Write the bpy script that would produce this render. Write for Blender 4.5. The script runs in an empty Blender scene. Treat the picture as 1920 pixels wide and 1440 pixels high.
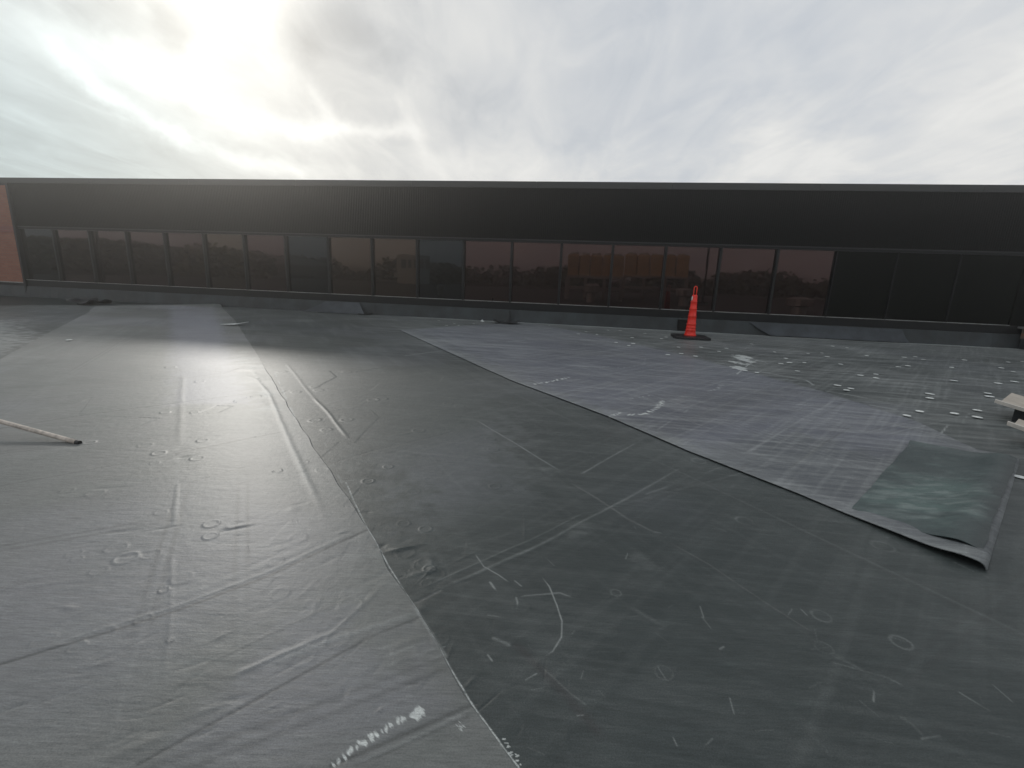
import bpy, bmesh, math, random
import numpy as np
from mathutils import Vector, Matrix
random.seed(7)
rng = np.random.default_rng(11)
R = math.radians
SC = bpy.context.scene
COL = SC.collection

# ------------------------------------------------------------------ camera
CAM_H, F_PX = 1.05, 871.8
PIT, ROL = 0.2226, 0.0389
YAW, WD = -0.1528, 11.681           # facade heading and distance
FW = np.array([0, math.cos(PIT), -math.sin(PIT)])
_r0 = np.array([1.0, 0, 0]); _u0 = np.cross(_r0, FW)
RT = math.cos(ROL) * _r0 + math.sin(ROL) * _u0
UP = -math.sin(ROL) * _r0 + math.cos(ROL) * _u0
cd = bpy.data.cameras.new("camera"); cam = bpy.data.objects.new("camera", cd); COL.objects.link(cam)
cd.sensor_width = 36; cd.lens = 36 * F_PX / 1920; cd.clip_start = 0.05; cd.clip_end = 3000
M = Matrix(((RT[0], UP[0], -FW[0], 0), (RT[1], UP[1], -FW[1], 0), (RT[2], UP[2], -FW[2], CAM_H), (0, 0, 0, 1)))
cam.matrix_world = M
SC.camera = cam

# ------------------------------------------------------------------ sun, sky, exposure
SUN_EL, SUN_AZ = R(21.7), R(-31)    # azimuth measured from +Y towards +X
SD = Vector((math.sin(SUN_AZ) * math.cos(SUN_EL), math.cos(SUN_AZ) * math.cos(SUN_EL), math.sin(SUN_EL)))
sl = bpy.data.lights.new("sun", 'SUN'); sl.energy = 1.05; sl.angle = R(4.5); sl.color = (1.0, 0.965, 0.90)
so = bpy.data.objects.new("sun", sl); COL.objects.link(so)
so.rotation_euler = SD.to_track_quat('Z', 'Y').to_euler()
SC.view_settings.view_transform = 'Standard'; SC.view_settings.look = 'None'
SC.view_settings.exposure = 0.0; SC.view_settings.gamma = 1.0
SC.cycles.volume_bounces = 0; SC.cycles.max_bounces = 6; SC.cycles.use_denoising = True
SC.cycles.sample_clamp_indirect = 6

def raydir(x, y):
    d = FW + RT * (x - 960) / F_PX + UP * (720 - y) / F_PX
    return d / np.linalg.norm(d)
def G(x, y, z=0.0):                  # ground point (height z) seen at a photo pixel
    d = raydir(x, y); t = (z - CAM_H) / d[2]
    return np.array([d[0] * t, d[1] * t])

class NT:                            # tiny node-tree helper
    def __init__(s, tree): s.t = tree; s.n = tree.nodes; s.l = tree.links
    def add(s, typ, ins=None, **kw):
        n = s.n.new(typ)
        for k, v in kw.items(): setattr(n, k, v)
        for k, v in (ins or {}).items(): s.set(n.inputs[k], v)
        return n
    def set(s, sock, v):
        if hasattr(v, 'links') or isinstance(v, bpy.types.NodeSocket): s.l.new(v, sock)
        else: sock.default_value = v
    def math(s, op, a, b=0.0, c=0.0, clamp=False):
        n = s.add('ShaderNodeMath', operation=op, use_clamp=clamp)
        for i, v in enumerate((a, b, c)): s.set(n.inputs[i], v)
        return n.outputs[0]
    def vmath(s, op, a, b=(0, 0, 0)):
        n = s.add('ShaderNodeVectorMath', operation=op); s.set(n.inputs[0], a); s.set(n.inputs[1], b)
        return n.outputs['Value'] if op in ('DOT_PRODUCT', 'LENGTH') else n.outputs[0]
    def mix(s, f, a, b, blend='MIX'):
        n = s.add('ShaderNodeMix', data_type='RGBA', blend_type=blend)
        s.set(n.inputs[0], f); s.set(n.inputs[6], a); s.set(n.inputs[7], b)
        return n.outputs[2]
    def ramp(s, f, lo, hi, a=0.0, b=1.0):
        n = s.add('ShaderNodeMapRange', interpolation_type='SMOOTHSTEP')
        for i, v in enumerate((f, lo, hi, a, b)): s.set(n.inputs[i], v)
        return n.outputs[0]
    def noise(s, vec, scale, detail=4, rough=0.55, dist=0.0):
        n = s.add('ShaderNodeTexNoise', {'Vector': vec, 'Scale': scale, 'Detail': detail, 'Roughness': rough, 'Distortion': dist})
        return n.outputs[0]
    def mapping(s, vec, rot=0.0, scale=(1, 1, 1), loc=(0, 0, 0)):
        n = s.add('ShaderNodeMapping', {'Vector': vec, 'Location': loc, 'Rotation': (0, 0, rot), 'Scale': scale})
        return n.outputs[0]

def rgba(c): return (c[0], c[1], c[2], 1.0)

w = bpy.data.worlds.new("World"); SC.world = w; w.use_nodes = True
nt = NT(w.node_tree); nt.n.clear()
tc = nt.add('ShaderNodeTexCoord').outputs['Generated']
sky = nt.add('ShaderNodeTexSky', sky_type='NISHITA', sun_disc=False, sun_elevation=SUN_EL, sun_rotation=SUN_AZ,
             altitude=100, dust_density=3.0).outputs[0]
skyc = nt.mix(1.0, sky, rgba((0.10, 0.10, 0.10)), 'MULTIPLY')
sep = nt.add('ShaderNodeSeparateXYZ', {0: tc})
zz = nt.math('MAXIMUM', sep.outputs[2], 0.0)
inv = nt.math('DIVIDE', 1.0, nt.math('ADD', zz, 0.16))
cp = nt.add('ShaderNodeCombineXYZ', {0: nt.math('MULTIPLY', sep.outputs[0], inv), 1: nt.math('MULTIPLY', sep.outputs[1], inv), 2: 0.0}).outputs[0]
wob = nt.add('ShaderNodeTexNoise', {'Vector': cp, 'Scale': 1.6, 'Detail': 5.0, 'Roughness': 0.6}).outputs[1]
wobd = nt.vmath('SCALE', nt.vmath('SUBTRACT', wob, (0.5, 0.5, 0.5)))
wobd.node.inputs[3].default_value = 0.30
dird = nt.vmath('NORMALIZE', nt.vmath('ADD', tc, wobd))
def glow(px, py, radius_px, power=1.0, src=None):
    d = raydir(px, py); ang = radius_px / F_PX
    k = 1.0 / (1 - math.cos(ang))
    dt = nt.vmath('DOT_PRODUCT', src or dird, tuple(float(v) for v in d))
    e = nt.math('EXPONENT', nt.math('MULTIPLY', nt.math('SUBTRACT', dt, 1.0), k))
    return nt.math('MULTIPLY', e, power)
def streak(p1, p2, width_px, power, src=None):   # elongated soft band of cloud between two directions
    a, b = Vector([float(v) for v in raydir(*p1)]), Vector([float(v) for v in raydir(*p2)])
    c = (a + b).normalized(); tv = (b - a).normalized(); nv = c.cross(tv).normalized(); L = (b - a).length * 0.55; w_ = width_px / F_PX
    dn = nt.vmath('DOT_PRODUCT', src or dird, tuple(nv)); dt = nt.vmath('DOT_PRODUCT', src or dird, tuple(tv))
    q = nt.math('ADD', nt.math('POWER', nt.math('ABSOLUTE', nt.math('DIVIDE', dn, w_)), 2.0), nt.math('POWER', nt.math('ABSOLUTE', nt.math('DIVIDE', dt, L)), 4.0))
    front = nt.math('GREATER_THAN', nt.vmath('DOT_PRODUCT', tc, tuple(c)), 0.0)
    return nt.math('MULTIPLY', nt.math('MULTIPLY', nt.math('EXPONENT', nt.math('MULTIPLY', q, -1.0)), front), power)
def total(lst):
    a = lst[0]
    for b in lst[1:]: a = nt.math('ADD', a, b)
    return a
lm0 = glow(420, 120, 420, 1.0, tc)
n1 = nt.noise(nt.mapping(cp, rot=R(-20), scale=(1.0, 0.55, 1), loc=(3.1, 1.7, 0)), 1.5, 7, 0.55, 0.6)
n2 = nt.noise(nt.mapping(cp, rot=R(12), scale=(1.2, 0.5, 1), loc=(7.3, 2.2, 0)), 3.6, 8, 0.6, 0.9)
# thin bright filaments of torn cloud
n3 = nt.noise(nt.mapping(cp, rot=R(32), scale=(1.0, 0.30, 1), loc=(1.9, 5.2, 0)), 1.9, 4, 0.5, 0.5)
fil = nt.math('SUBTRACT', 1.0, nt.math('ABSOLUTE', nt.math('MULTIPLY', nt.math('SUBTRACT', n3, 0.5), 16.0)), clamp=True)
fil = nt.math('POWER', fil, 2.5)
fw2 = nt.add('ShaderNodeTexNoise', {'Vector': tc, 'Scale': 7.0, 'Detail': 6.0, 'Roughness': 0.65}).outputs[1]
fd = nt.vmath('SCALE', nt.vmath('SUBTRACT', fw2, (0.5, 0.5, 0.5))); fd.node.inputs[3].default_value = 0.07
dirf = nt.vmath('NORMALIZE', nt.vmath('ADD', tc, fd))
bright = total([glow(430, 0, 130, 0.06, dirf), glow(260, 110, 240, 0.05, dirf), glow(640, 300, 150, 0.04), glow(1460, 290, 60, 0.14), glow(1860, 190, 90, 0.15), glow(1650, 300, 200, 0.07),
                glow(1000, 330, 240, 0.07), glow(1500, 340, 300, 0.04),
                streak((-60, 40), (330, 140), 30, 0.20, dirf), streak((120, 70), (330, 160), 40, 0.05, dirf), streak((95, 80), (230, 215), 9, 0.22, dirf), streak((190, 170), (350, 275), 11, 0.28, dirf),
                streak((330, 262), (600, 330), 12, 0.20, dirf), streak((300, 165), (620, 255), 20, 0.20, dirf), streak((560, 240), (780, 255), 11, 0.22, dirf), streak((470, -20), (545, 150), 26, 0.24, dirf),
                streak((585, 150), (615, 230), 9, 0.14, dirf), streak((740, 180), (800, 290), 14, 0.12, dirf), streak((20, 215), (110, 255), 14, 0.07, dirf), streak((780, 290), (1040, 330), 30, 0.10, dirf)])
darkw = 0.78
dark = total([streak((130, 15), (250, 35), 24, 0.26, dirf), streak((270, 10), (345, 75), 26, 0.28, dirf), glow(620, 40, 90, 0.09), streak((500, 60), (600, 100), 26, 0.22, dirf), streak((600, 30), (760, 110), 40, 0.24, dirf), streak((820, 140), (960, 220), 45, 0.14, dirf),
              glow(1100, 170, 150, 0.07, dirf), glow(1300, 130, 200, 0.05), glow(1450, 220, 150, 0.05), glow(60, 320, 170, 0.10), glow(300, 320, 260, 0.03), glow(360, 150, 280, 0.06), glow(1750, 40, 160, 0.06), glow(130, 230, 120, 0.05, dirf), glow(560, 190, 60, 0.05, dirf)])
base = nt.math('ADD', 0.675, nt.math('MULTIPLY', nt.math('SUBTRACT', bright, nt.math('MULTIPLY', dark, darkw)), 0.88))
base = nt.math('ADD', base, nt.math('MULTIPLY', nt.math('SUBTRACT', n1, 0.5), 0.26))
base = nt.math('ADD', base, nt.math('MULTIPLY', nt.math('SUBTRACT', n2, 0.5), nt.math('ADD', 0.26, nt.math('MULTIPLY', lm0, 0.10))))
lm = glow(380, 180, 420, 1.0, tc)
base = nt.math('ADD', base, nt.math('MULTIPLY', nt.math('MULTIPLY', fil, lm), 0.05))
base = nt.math('MAXIMUM', base, 0.28)
# forward glow of the veiled sun
sunglow = nt.math('ADD', glow(405, -180, 110, 0.15, tc), glow(405, -180, 60, 3.0, tc))
cool = nt.mix(nt.ramp(base, 0.45, 0.85), rgba((0.90, 0.99, 1.12)), rgba((1.0, 1.0, 0.98)))
warmf = nt.math('MINIMUM', nt.math('MULTIPLY', lm, 0.9), 1.0)
tint = nt.mix(warmf, cool, rgba((1.0, 1.0, 0.965)))
teal = glow(20, 320, 260, 0.8, tc)
tint = nt.mix(teal, tint, rgba((0.84, 1.02, 1.06)))
cl = nt.add('ShaderNodeVectorMath', operation='SCALE'); nt.set(cl.inputs[0], tint); nt.set(cl.inputs[3], base)
sg = nt.add('ShaderNodeVectorMath', operation='SCALE'); nt.set(sg.inputs[0], (1.0, 0.95, 0.82)); nt.set(sg.inputs[3], sunglow)
cloud = nt.vmath('ADD', cl.outputs[0], sg.outputs[0])
final = nt.mix(0.975, skyc, cloud)
SC_STRENGTH = 0.1                    # the cloud layer is written at the physical sky's brightness, then scaled together with it
mul = nt.add('ShaderNodeVectorMath', operation='SCALE'); nt.set(mul.inputs[0], final); mul.inputs[3].default_value = 1.0 / SC_STRENGTH   # SKY END
# below the horizon the world is dull ground colour
bg = nt.add('ShaderNodeBackground', {'Color': mul.outputs[0], 'Strength': SC_STRENGTH})
nt.l.new(bg.outputs[0], nt.add('ShaderNodeOutputWorld').inputs[0])

# ------------------------------------------------------------------ helpers
def tag(o, label=None, cat=None, group=None, kind=None):
    if label: o['label'] = label
    if cat: o['category'] = cat
    if group: o['group'] = group
    if kind: o['kind'] = kind
    return o
def empty(name, loc=(0, 0, 0), rz=0.0, parent=None):
    o = bpy.data.objects.new(name, None); COL.objects.link(o); o.location = loc; o.rotation_euler = (0, 0, rz)
    o.empty_display_size = 0.2
    if parent: o.parent = parent
    return o
def link(name, me, mat, parent=None, smooth=False):
    o = bpy.data.objects.new(name, me); COL.objects.link(o)
    if mat: me.materials.append(mat)
    if parent: o.parent = parent
    if smooth: me.polygons.foreach_set('use_smooth', [True] * len(me.polygons))
    return o
def build(name, bm, mat, parent=None, smooth=False, bevel=0.0):
    if bevel > 0:
        bmesh.ops.bevel(bm, geom=bm.edges[:], offset=bevel, segments=2, affect='EDGES', profile=0.7)
    bmesh.ops.recalc_face_normals(bm, faces=bm.faces[:])
    me = bpy.data.meshes.new(name); bm.to_mesh(me); bm.free()
    return link(name, me, mat, parent, smooth)
def box(bm, x0, x1, y0, y1, z0, z1):
    v = [bm.verts.new(p) for p in ((x0, y0, z0), (x1, y0, z0), (x1, y1, z0), (x0, y1, z0), (x0, y0, z1), (x1, y0, z1), (x1, y1, z1), (x0, y1, z1))]
    for f in ((0, 1, 2, 3), (4, 5, 6, 7), (0, 1, 5, 4), (1, 2, 6, 5), (2, 3, 7, 6), (3, 0, 4, 7)): bm.faces.new([v[i] for i in f])
def prism(bm, pts, thick):           # pts: list of 3d points of one face, thick: vector
    a = [bm.verts.new(p) for p in pts]; b = [bm.verts.new(Vector(p) + Vector(thick)) for p in pts]
    bm.faces.new(a); bm.faces.new(b[::-1])
    for i in range(len(a)): bm.faces.new((a[i], a[(i + 1) % len(a)], b[(i + 1) % len(a)], b[i]))
def tube(bm, path, rad, seg=10, cap=True):
    rings = []
    P = [Vector(p) for p in path]
    for i, p in enumerate(P):
        t = (P[min(i + 1, len(P) - 1)] - P[max(i - 1, 0)]).normalized()
        a = t.orthogonal().normalized() if i == 0 else (a - t * a.dot(t)).normalized()
        b = t.cross(a); r = rad[i] if isinstance(rad, (list, tuple)) else rad
        rings.append([bm.verts.new(p + a * math.cos(6.28319 * k / seg) * r + b * math.sin(6.28319 * k / seg) * r) for k in range(seg)])
    for i in range(len(rings) - 1):
        for k in range(seg): bm.faces.new((rings[i][k], rings[i][(k + 1) % seg], rings[i + 1][(k + 1) % seg], rings[i + 1][k]))
    if cap: bm.faces.new(rings[0][::-1]); bm.faces.new(rings[-1])
def lathe(bm, prof, seg=28, c=(0, 0)):
    rings = [[bm.verts.new((c[0] + r * math.cos(6.28319 * k / seg), c[1] + r * math.sin(6.28319 * k / seg), z)) for k in range(seg)] for r, z in prof]
    for i in range(len(rings) - 1):
        for k in range(seg): bm.faces.new((rings[i][k], rings[i][(k + 1) % seg], rings[i + 1][(k + 1) % seg], rings[i + 1][k]))
    bm.faces.new(rings[0][::-1]); bm.faces.new(rings[-1])

def pmat(name, col, rough=0.6, metal=0.0, spec=0.5, var=0.15, scale=6.0, bump=0.0, bscale=60.0, stretch=(1, 1, 1)):
    m = bpy.data.materials.new(name); m.use_nodes = True; t = NT(m.node_tree); t.n.clear()
    co = t.add('ShaderNodeTexCoord').outputs['Object']
    mp = t.mapping(co, scale=stretch)
    n = t.noise(mp, scale, 6, 0.6)
    c = t.mix(t.ramp(n, 0.3, 0.7), rgba([v * (1 - var) for v in col]), rgba([min(1, v * (1 + var)) for v in col]))
    b = t.add('ShaderNodeBsdfPrincipled', {'Base Color': c, 'Roughness': t.ramp(n, 0.2, 0.8, rough - 0.06, min(1, rough + 0.06)), 'Metallic': metal, 'Specular IOR Level': spec})
    if bump:
        bp = t.add('ShaderNodeBump', {'Strength': 0.6, 'Distance': bump, 'Height': t.noise(mp, bscale, 4)})
        t.l.new(bp.outputs[0], b.inputs['Normal'])
    t.l.new(b.outputs[0], t.add('ShaderNodeOutputMaterial').inputs[0])
    return m

# ------------------------------------------------------------------ numpy fields for the roofing membrane
def hashn(ix, iy, s):
    h = (ix * 374761393 + iy * 668265263 + s * 974634777) & 0xFFFFFFFF
    h = ((h ^ (h >> 13)) * 1274126177) & 0xFFFFFFFF
    return ((h ^ (h >> 16)) & 0xFFFF) / 65535.0
def vnoise(X, Y, s=0):
    ix = np.floor(X).astype(np.int64); iy = np.floor(Y).astype(np.int64)
    fx = X - ix; fy = Y - iy; fx = fx * fx * (3 - 2 * fx); fy = fy * fy * (3 - 2 * fy)
    a = hashn(ix, iy, s); b = hashn(ix + 1, iy, s); c = hashn(ix, iy + 1, s); d = hashn(ix + 1, iy + 1, s)
    return (a * (1 - fx) + b * fx) * (1 - fy) + (c * (1 - fx) + d * fx) * fy
def fbm(X, Y, s=0, oct=4):
    r = np.zeros_like(X); a = 0.5
    for i in range(oct): r += a * vnoise(X * 2 ** i, Y * 2 ** i, s + i * 17); a *= 0.5
    return r / (1 - 0.5 ** oct)
def sstep(x, a, b):
    t = np.clip((x - a) / (b - a), 0, 1); return t * t * (3 - 2 * t)

class Field:
    """relief h plus wear and painted-light masks sampled on any set of ground points"""
    def __init__(s, X, Y):
        s.X, s.Y = X, Y
        s.JX = X + (fbm(X * 3, Y * 3, 5, 3) - 0.5) * 0.012; s.JY = Y + (fbm(X * 3, Y * 3, 9, 3) - 0.5) * 0.012
        s.h = np.zeros_like(X); s.dust = np.zeros_like(X); s.dark = np.zeros_like(X); s.lav = np.zeros_like(X); s.wet = np.zeros_like(X)
        s.fine = fbm(X * 55, Y * 55, 31, 3); s.mid = fbm(X * 14, Y * 14, 41, 3)
    def seg(s, a, b, reach):
        m = (s.JX > min(a[0], b[0]) - reach) & (s.JX < max(a[0], b[0]) + reach) & (s.JY > min(a[1], b[1]) - reach) & (s.JY < max(a[1], b[1]) + reach)
        idx = np.nonzero(m)[0]
        if len(idx) == 0: return idx, None, None, None
        ax, ay = a; dx, dy = b[0] - ax, b[1] - ay; L = math.hypot(dx, dy) + 1e-9
        px, py = s.JX[idx] - ax, s.JY[idx] - ay
        t = np.clip((px * dx + py * dy) / (L * L), 0, 1)
        d = np.hypot(px - t * dx, py - t * dy); sd = (px * dy - py * dx) / L
        return idx, d, sd, t * L
    def line(s, px, wd, h=0.0, dust=0.0, dark=0.0, crust=0.0, brk=0.0, dirt_w=1.0):
        h = h * 0.30; dark = dark * 0.85; wd = wd * 0.72; dust = dust * 0.8
        if wd > 0.014: h = h * 0.5
        dark = min(1.0, dark * 1.25)
        P = [G(*p) for p in px]
        Lt = sum(float(np.hypot(*(b - a))) for a, b in zip(P[:-1], P[1:])); cum = 0.0
        for a, b in zip(P[:-1], P[1:]):
            La_ = cum; cum += float(np.hypot(*(b - a)))
            idx, d, sd, t = s.seg(a, b, wd * 4)
            if len(idx) == 0: continue
            fade = 1.0
            if brk: fade = sstep(vnoise(s.X[idx] * brk, s.Y[idx] * brk, 77), 0.35, 0.6)
            if h > 0:
                q_ = (La_ + t) / Lt; fade = fade * sstep(np.minimum(q_, 1 - q_), -.01, .16)
            g = np.exp(-(d / wd) ** 2) * fade
            if h: s.h[idx] = np.where(abs(g * h) > abs(s.h[idx]) * 0, np.maximum(s.h[idx], g * h) if h > 0 else s.h[idx] + g * h, s.h[idx])
            gd = np.exp(-(d / (wd * dirt_w)) ** 2) * fade
            if dust: s.dust[idx] = np.maximum(s.dust[idx], gd * dust * (0.5 + 0.8 * s.mid[idx]))
            if dark: s.dark[idx] = np.maximum(s.dark[idx], gd * dark)
            if crust: s.dust[idx] = np.maximum(s.dust[idx], crust * sstep(np.exp(-(d / wd) ** 2) * (0.35 + s.fine[idx]), 0.62, 0.75))
    def ring(s, x, y, rad, h=0.0035, dust=0.12, squash=1.0):
        h = h * 0.5
        c = G(x, y); m = np.nonzero((abs(s.X - c[0]) < rad * 2.2) & (abs(s.Y - c[1]) < rad * 2.2))[0]
        if len(m) == 0: return
        r = np.hypot(s.X[m] - c[0], (s.Y[m] - c[1]) * squash)
        g = np.exp(-((r - rad * 0.8) / (rad * 0.16)) ** 2)
        s.h[m] += h * g + h * 0.5 * np.exp(-(r / (rad * 0.75)) ** 4)
        s.dust[m] = np.maximum(s.dust[m], dust * 0.7 * g * (0.1 + 1.2 * s.mid[m]))
    def bump(s, x, y, rx, ry, ang, h, dust=0.0):
        h = h * 0.35
        c = G(x, y); R_ = max(rx, ry) * 2.5; m = np.nonzero((abs(s.X - c[0]) < R_) & (abs(s.Y - c[1]) < R_))[0]
        if len(m) == 0: return
        X = s.JX[m] - c[0]; Y = s.JY[m] - c[1]; u = X * math.cos(ang) + Y * math.sin(ang); v = -X * math.sin(ang) + Y * math.cos(ang)
        g = np.exp(-(u / rx) ** 2 - (v / ry) ** 2); s.h[m] += h * g * (0.4 + 1.2 * s.mid[m]); dust = dust * .45
        if dust: s.dust[m] = np.maximum(s.dust[m], dust * g * (0.3 + s.mid[m]))
    def patch(s, px, attr, val, soft=0.12, rough=0.0):
        P = [G(*p) for p in px]; n = len(P)
        A = sum(P[i][0] * P[(i + 1) % n][1] - P[(i + 1) % n][0] * P[i][1] for i in range(n)); sg = 1 if A > 0 else -1
        d = np.full_like(s.X, 1e9); jx, jy = s.JX + (s.mid - .5) * soft * 1.5, s.JY + (s.mid - .5) * soft * 1.5
        for i in range(n):
            a, b = P[i], P[(i + 1) % n]; L = math.hypot(b[0] - a[0], b[1] - a[1])
            d = np.minimum(d, sg * ((b[0] - a[0]) * (jy - a[1]) - (b[1] - a[1]) * (jx - a[0])) / L)
        g = sstep(d, -soft, soft) * val
        arr = getattr(s, attr); arr[:] = np.maximum(arr, g) if val > 0 else arr + g
    def dashes(s, px, n, ln, wd, val=0.8, jitter=0.5):
        P = [G(*p) for p in px]; L = [0]
        for a, b in zip(P[:-1], P[1:]): L.append(L[-1] + np.hypot(*(b - a)))
        rs = np.random.default_rng(int(px[0][0]))
        for k in range(n):
            t = (k + 0.5 * rs.random()) / n * L[-1]; i = min(int(np.searchsorted(L, t, 'right')) - 1, len(P) - 2)
            f = (t - L[i]) / (L[i + 1] - L[i]); c = P[i] * (1 - f) + P[i + 1] * f
            ang = math.atan2(*(P[i + 1] - P[i])[::-1]) + 1.2 + rs.normal() * 0.5
            rr = ln * (0.5 + rs.random()) * 0.5; c = c + rs.normal(size=2) * wd * jitter
            m = np.nonzero((abs(s.X - c[0]) < rr * 2) & (abs(s.Y - c[1]) < rr * 2))[0]
            if len(m) == 0: continue
            X = s.X[m] - c[0]; Y = s.Y[m] - c[1]; u = X * math.cos(ang) + Y * math.sin(ang); v = -X * math.sin(ang) + Y * math.cos(ang)
            q = (u / rr) ** 2 + (v / (wd * (0.6 + 0.8 * rs.random()))) ** 2 + (s.fine[m] - 0.5) * 1.8
            s.dust[m] = np.maximum(s.dust[m], val * sstep(-q, -1.2, -0.6))
    def streaks(s, ang, sx, sy, seed, lo, hi, amt, mask=None, attr='dust'):
        u = s.X * math.cos(ang) + s.Y * math.sin(ang); v = -s.X * math.sin(ang) + s.Y * math.cos(ang)
        g = sstep(fbm(u * sx, v * sy, seed, 4), lo, hi) * amt
        if mask is not None: g = g * mask
        arr = getattr(s, attr); arr += g

    def paint(s):
        X, Y = s.X, s.Y
        E = math.atan2(-0.87, 0.49)                      # run of the membrane rolls
        W = YAW                                           # run of the facade
        Q = math.atan2(0.72, 0.70)                        # mopping direction in the foreground
        # broad undulation and slack of the loose sheets
        s.h += 0.010 * (fbm(X * 0.5, Y * 0.5, 3, 2) - 0.5)
        u = X * math.cos(Q) + Y * math.sin(Q); v = -X * math.sin(Q) + Y * math.cos(Q)
        near = sstep(-np.hypot(X, Y), -7.5, -3.0)
        s.h += 0.0014 * near * (fbm(u * 0.9, v * 7.0, 21, 3) - 0.5)
        s.h += 0.0006 * (fbm(X * 5, Y * 5, 22, 3) - 0.5)
        far = 1 - near
        uw = X * math.cos(W) + Y * math.sin(W); vw = -X * math.sin(W) + Y * math.cos(W)
        s.h += 0.004 * far * (fbm(uw * 0.35, vw * 2.2, 23, 3) - 0.5)
        rightside = sstep(X * 0.87 + Y * 0.49, 1.7, 3.2)
        leftside = 1 - sstep(X * 0.87 + Y * 0.49, 0.3, 1.3)
        # washed dirt
        s.streaks(W, 0.8, 13.0, 51, 0.45, 0.75, 0.11, 0.35 + 0.65 * rightside)
        s.streaks(W, 2.0, 34.0, 52, 0.5, 0.8, 0.13, 0.25 + 0.75 * rightside)
        s.streaks(Q, 0.7, 9.0, 53, 0.48, 0.8, 0.08, near * (0.4 + 0.6 * leftside))
        s.streaks(E, 0.9, 9.0, 54, 0.52, 0.8, 0.06)
        s.streaks(W, 0.8, 12.0, 55, 0.5, 0.85, 0.16, 0.3 + 0.7 * rightside, 'dark')
        s.streaks(Q, 1.0, 5.0, 56, 0.5, 0.85, 0.25, near, 'dark')
        s.dust += 0.06 * sstep(fbm(X * 1.1, Y * 1.1, 61, 5), 0.5, 0.75)
        s.dark += 0.25 * sstep(fbm(X * 0.8, Y * 0.8, 62, 5), 0.5, 0.8)
        s.lav += 0.35 * sstep(fbm(X * 0.7, Y * 0.7, 63, 4), 0.45, 0.7)
        s.dust *= 0.25 + 0.75 * far; s.dark *= 0.5 + 0.5 * far
        # dusty line along the foot of the wall, and its shade lightened by colour
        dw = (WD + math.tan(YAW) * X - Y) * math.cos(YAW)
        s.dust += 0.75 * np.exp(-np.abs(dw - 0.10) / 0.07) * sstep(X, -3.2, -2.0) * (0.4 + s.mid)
        s.dust += 0.10 * np.exp(-np.abs(dw) / 1.2) * sstep(X, -3.5, 3.0) + 0.15 * np.exp(-np.abs(dw) / 4.5)  # wide falloff brightens the colour to stand in for light in the shade
        # --- seams, ridges (photo pixels unprojected on the roof)
        s.line([(343, 700), (339, 780), (335, 850)], 0.030, 0.006, dark=0.25)
        s.line([(335, 852), (331, 930), (328, 1010)], 0.022, 0.009, dust=0.10)
        s.line([(326, 1030), (318, 1200), (306, 1300)], 0.012, 0.0022)
        s.line([(0, 806), (150, 781), (340, 756), (500, 735), (530, 730)], 0.012, -0.003, dark=0.6)
        s.line([(330, 853), (480, 821), (530, 812)], 0.010, -0.004, dark=0.9)
        s.line([(0, 915), (190, 880), (330, 856)], 0.010, -0.002, dark=0.4)
        s.line([(330, 712), (520, 688), (545, 680)], 0.010, -0.002, dark=0.5)
        s.line([(340, 912), (480, 872)], 0.008, -0.002, dark=0.4)
        s.line([(610, 872), (700, 845), (830, 815), (850, 808)], 0.012, -0.003, dark=0.5, dust=0.05)
        s.line([(545, 773), (700, 735), (830, 718), (1000, 703)], 0.014, 0.002, dust=0.16)
        s.line([(440, 700), (560, 690), (740, 665), (760, 660)], 0.03, 0.002, dust=0.10)
        s.line([(760, 667), (832, 657)], 0.012, dust=0.8)
        s.line([(536, 680), (575, 730), (598, 755)], 0.018, 0.004, dark=0.5)
        s.line([(585, 742), (610, 768), (655, 825)], 0.016, 0.009, dust=0.15)
        s.line([(795, 728), (840, 755), (860, 768)], 0.010, 0.002, dark=0.4)
        s.line([(885, 783), (950, 822), (1015, 862), (1060, 888)], 0.010, 0.004, dust=0.32)
        s.line([(1062, 900), (1120, 935), (1175, 972), (1250, 1010)], 0.012, 0.003, dark=0.5, dust=0.15)
        s.line([(1240, 1010), (1330, 1060), (1450, 1140), (1560, 1210)], 0.008, 0.002, dark=0.5, dust=0.12)
        s.line([(440, 700), (480, 712), (505, 740), (535, 810), (562, 872), (605, 965), (615, 990)], 0.024, 0.012, dust=0.22)
        s.line([(470, 690), (490, 720), (508, 760)], 0.03, 0.006, dust=0.35, brk=20)
        # double seam running up through the foreground
        s.line([(0, 1250), (330, 1150), (500, 1085), (640, 1018), (690, 995)], 0.007, -0.004, dark=0.9)
        s.line([(0, 1241), (330, 1141), (500, 1077), (640, 1011), (688, 990)], 0.010, 0.004, dust=0.16)
        s.line([(0, 1225), (330, 1125), (500, 1062), (640, 1000)], 0.022, 0.004, dust=0.10)
        s.line([(765, 1130), (880, 1082), (1000, 1028), (1120, 965), (1290, 870)], 0.012, 0.004, dust=0.20)
        s.line([(770, 1112), (880, 1064), (1000, 1010), (1110, 955)], 0.008, 0.003, dust=0.14)
        s.line([(775, 1133), (825, 1108)], 0.009, -0.004, dark=0.8, dust=0.2)
        s.line([(260, 1440), (450, 1335), (620, 1240), (700, 1195), (790, 1160)], 0.007, -0.003, dark=0.7)
        s.line([(330, 1275), (440, 1225), (640, 1130), (750, 1090)], 0.006, 0.0015, dark=0.3, dust=0.08)
        s.line([(430, 1275), (500, 1245), (640, 1185)], 0.012, 0.010, dust=0.14)
        s.line([(470, 1265), (620, 1205), (790, 1150)], 0.016, 0.003, dust=0.22)
        s.line([(625, 1440), (760, 1380), (893, 1320)], 0.008, -0.005, dark=0.9, dust=0.1)
        s.line([(660, 1440), (770, 1390), (893, 1328)], 0.005, 0.003, dust=0.25)
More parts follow.
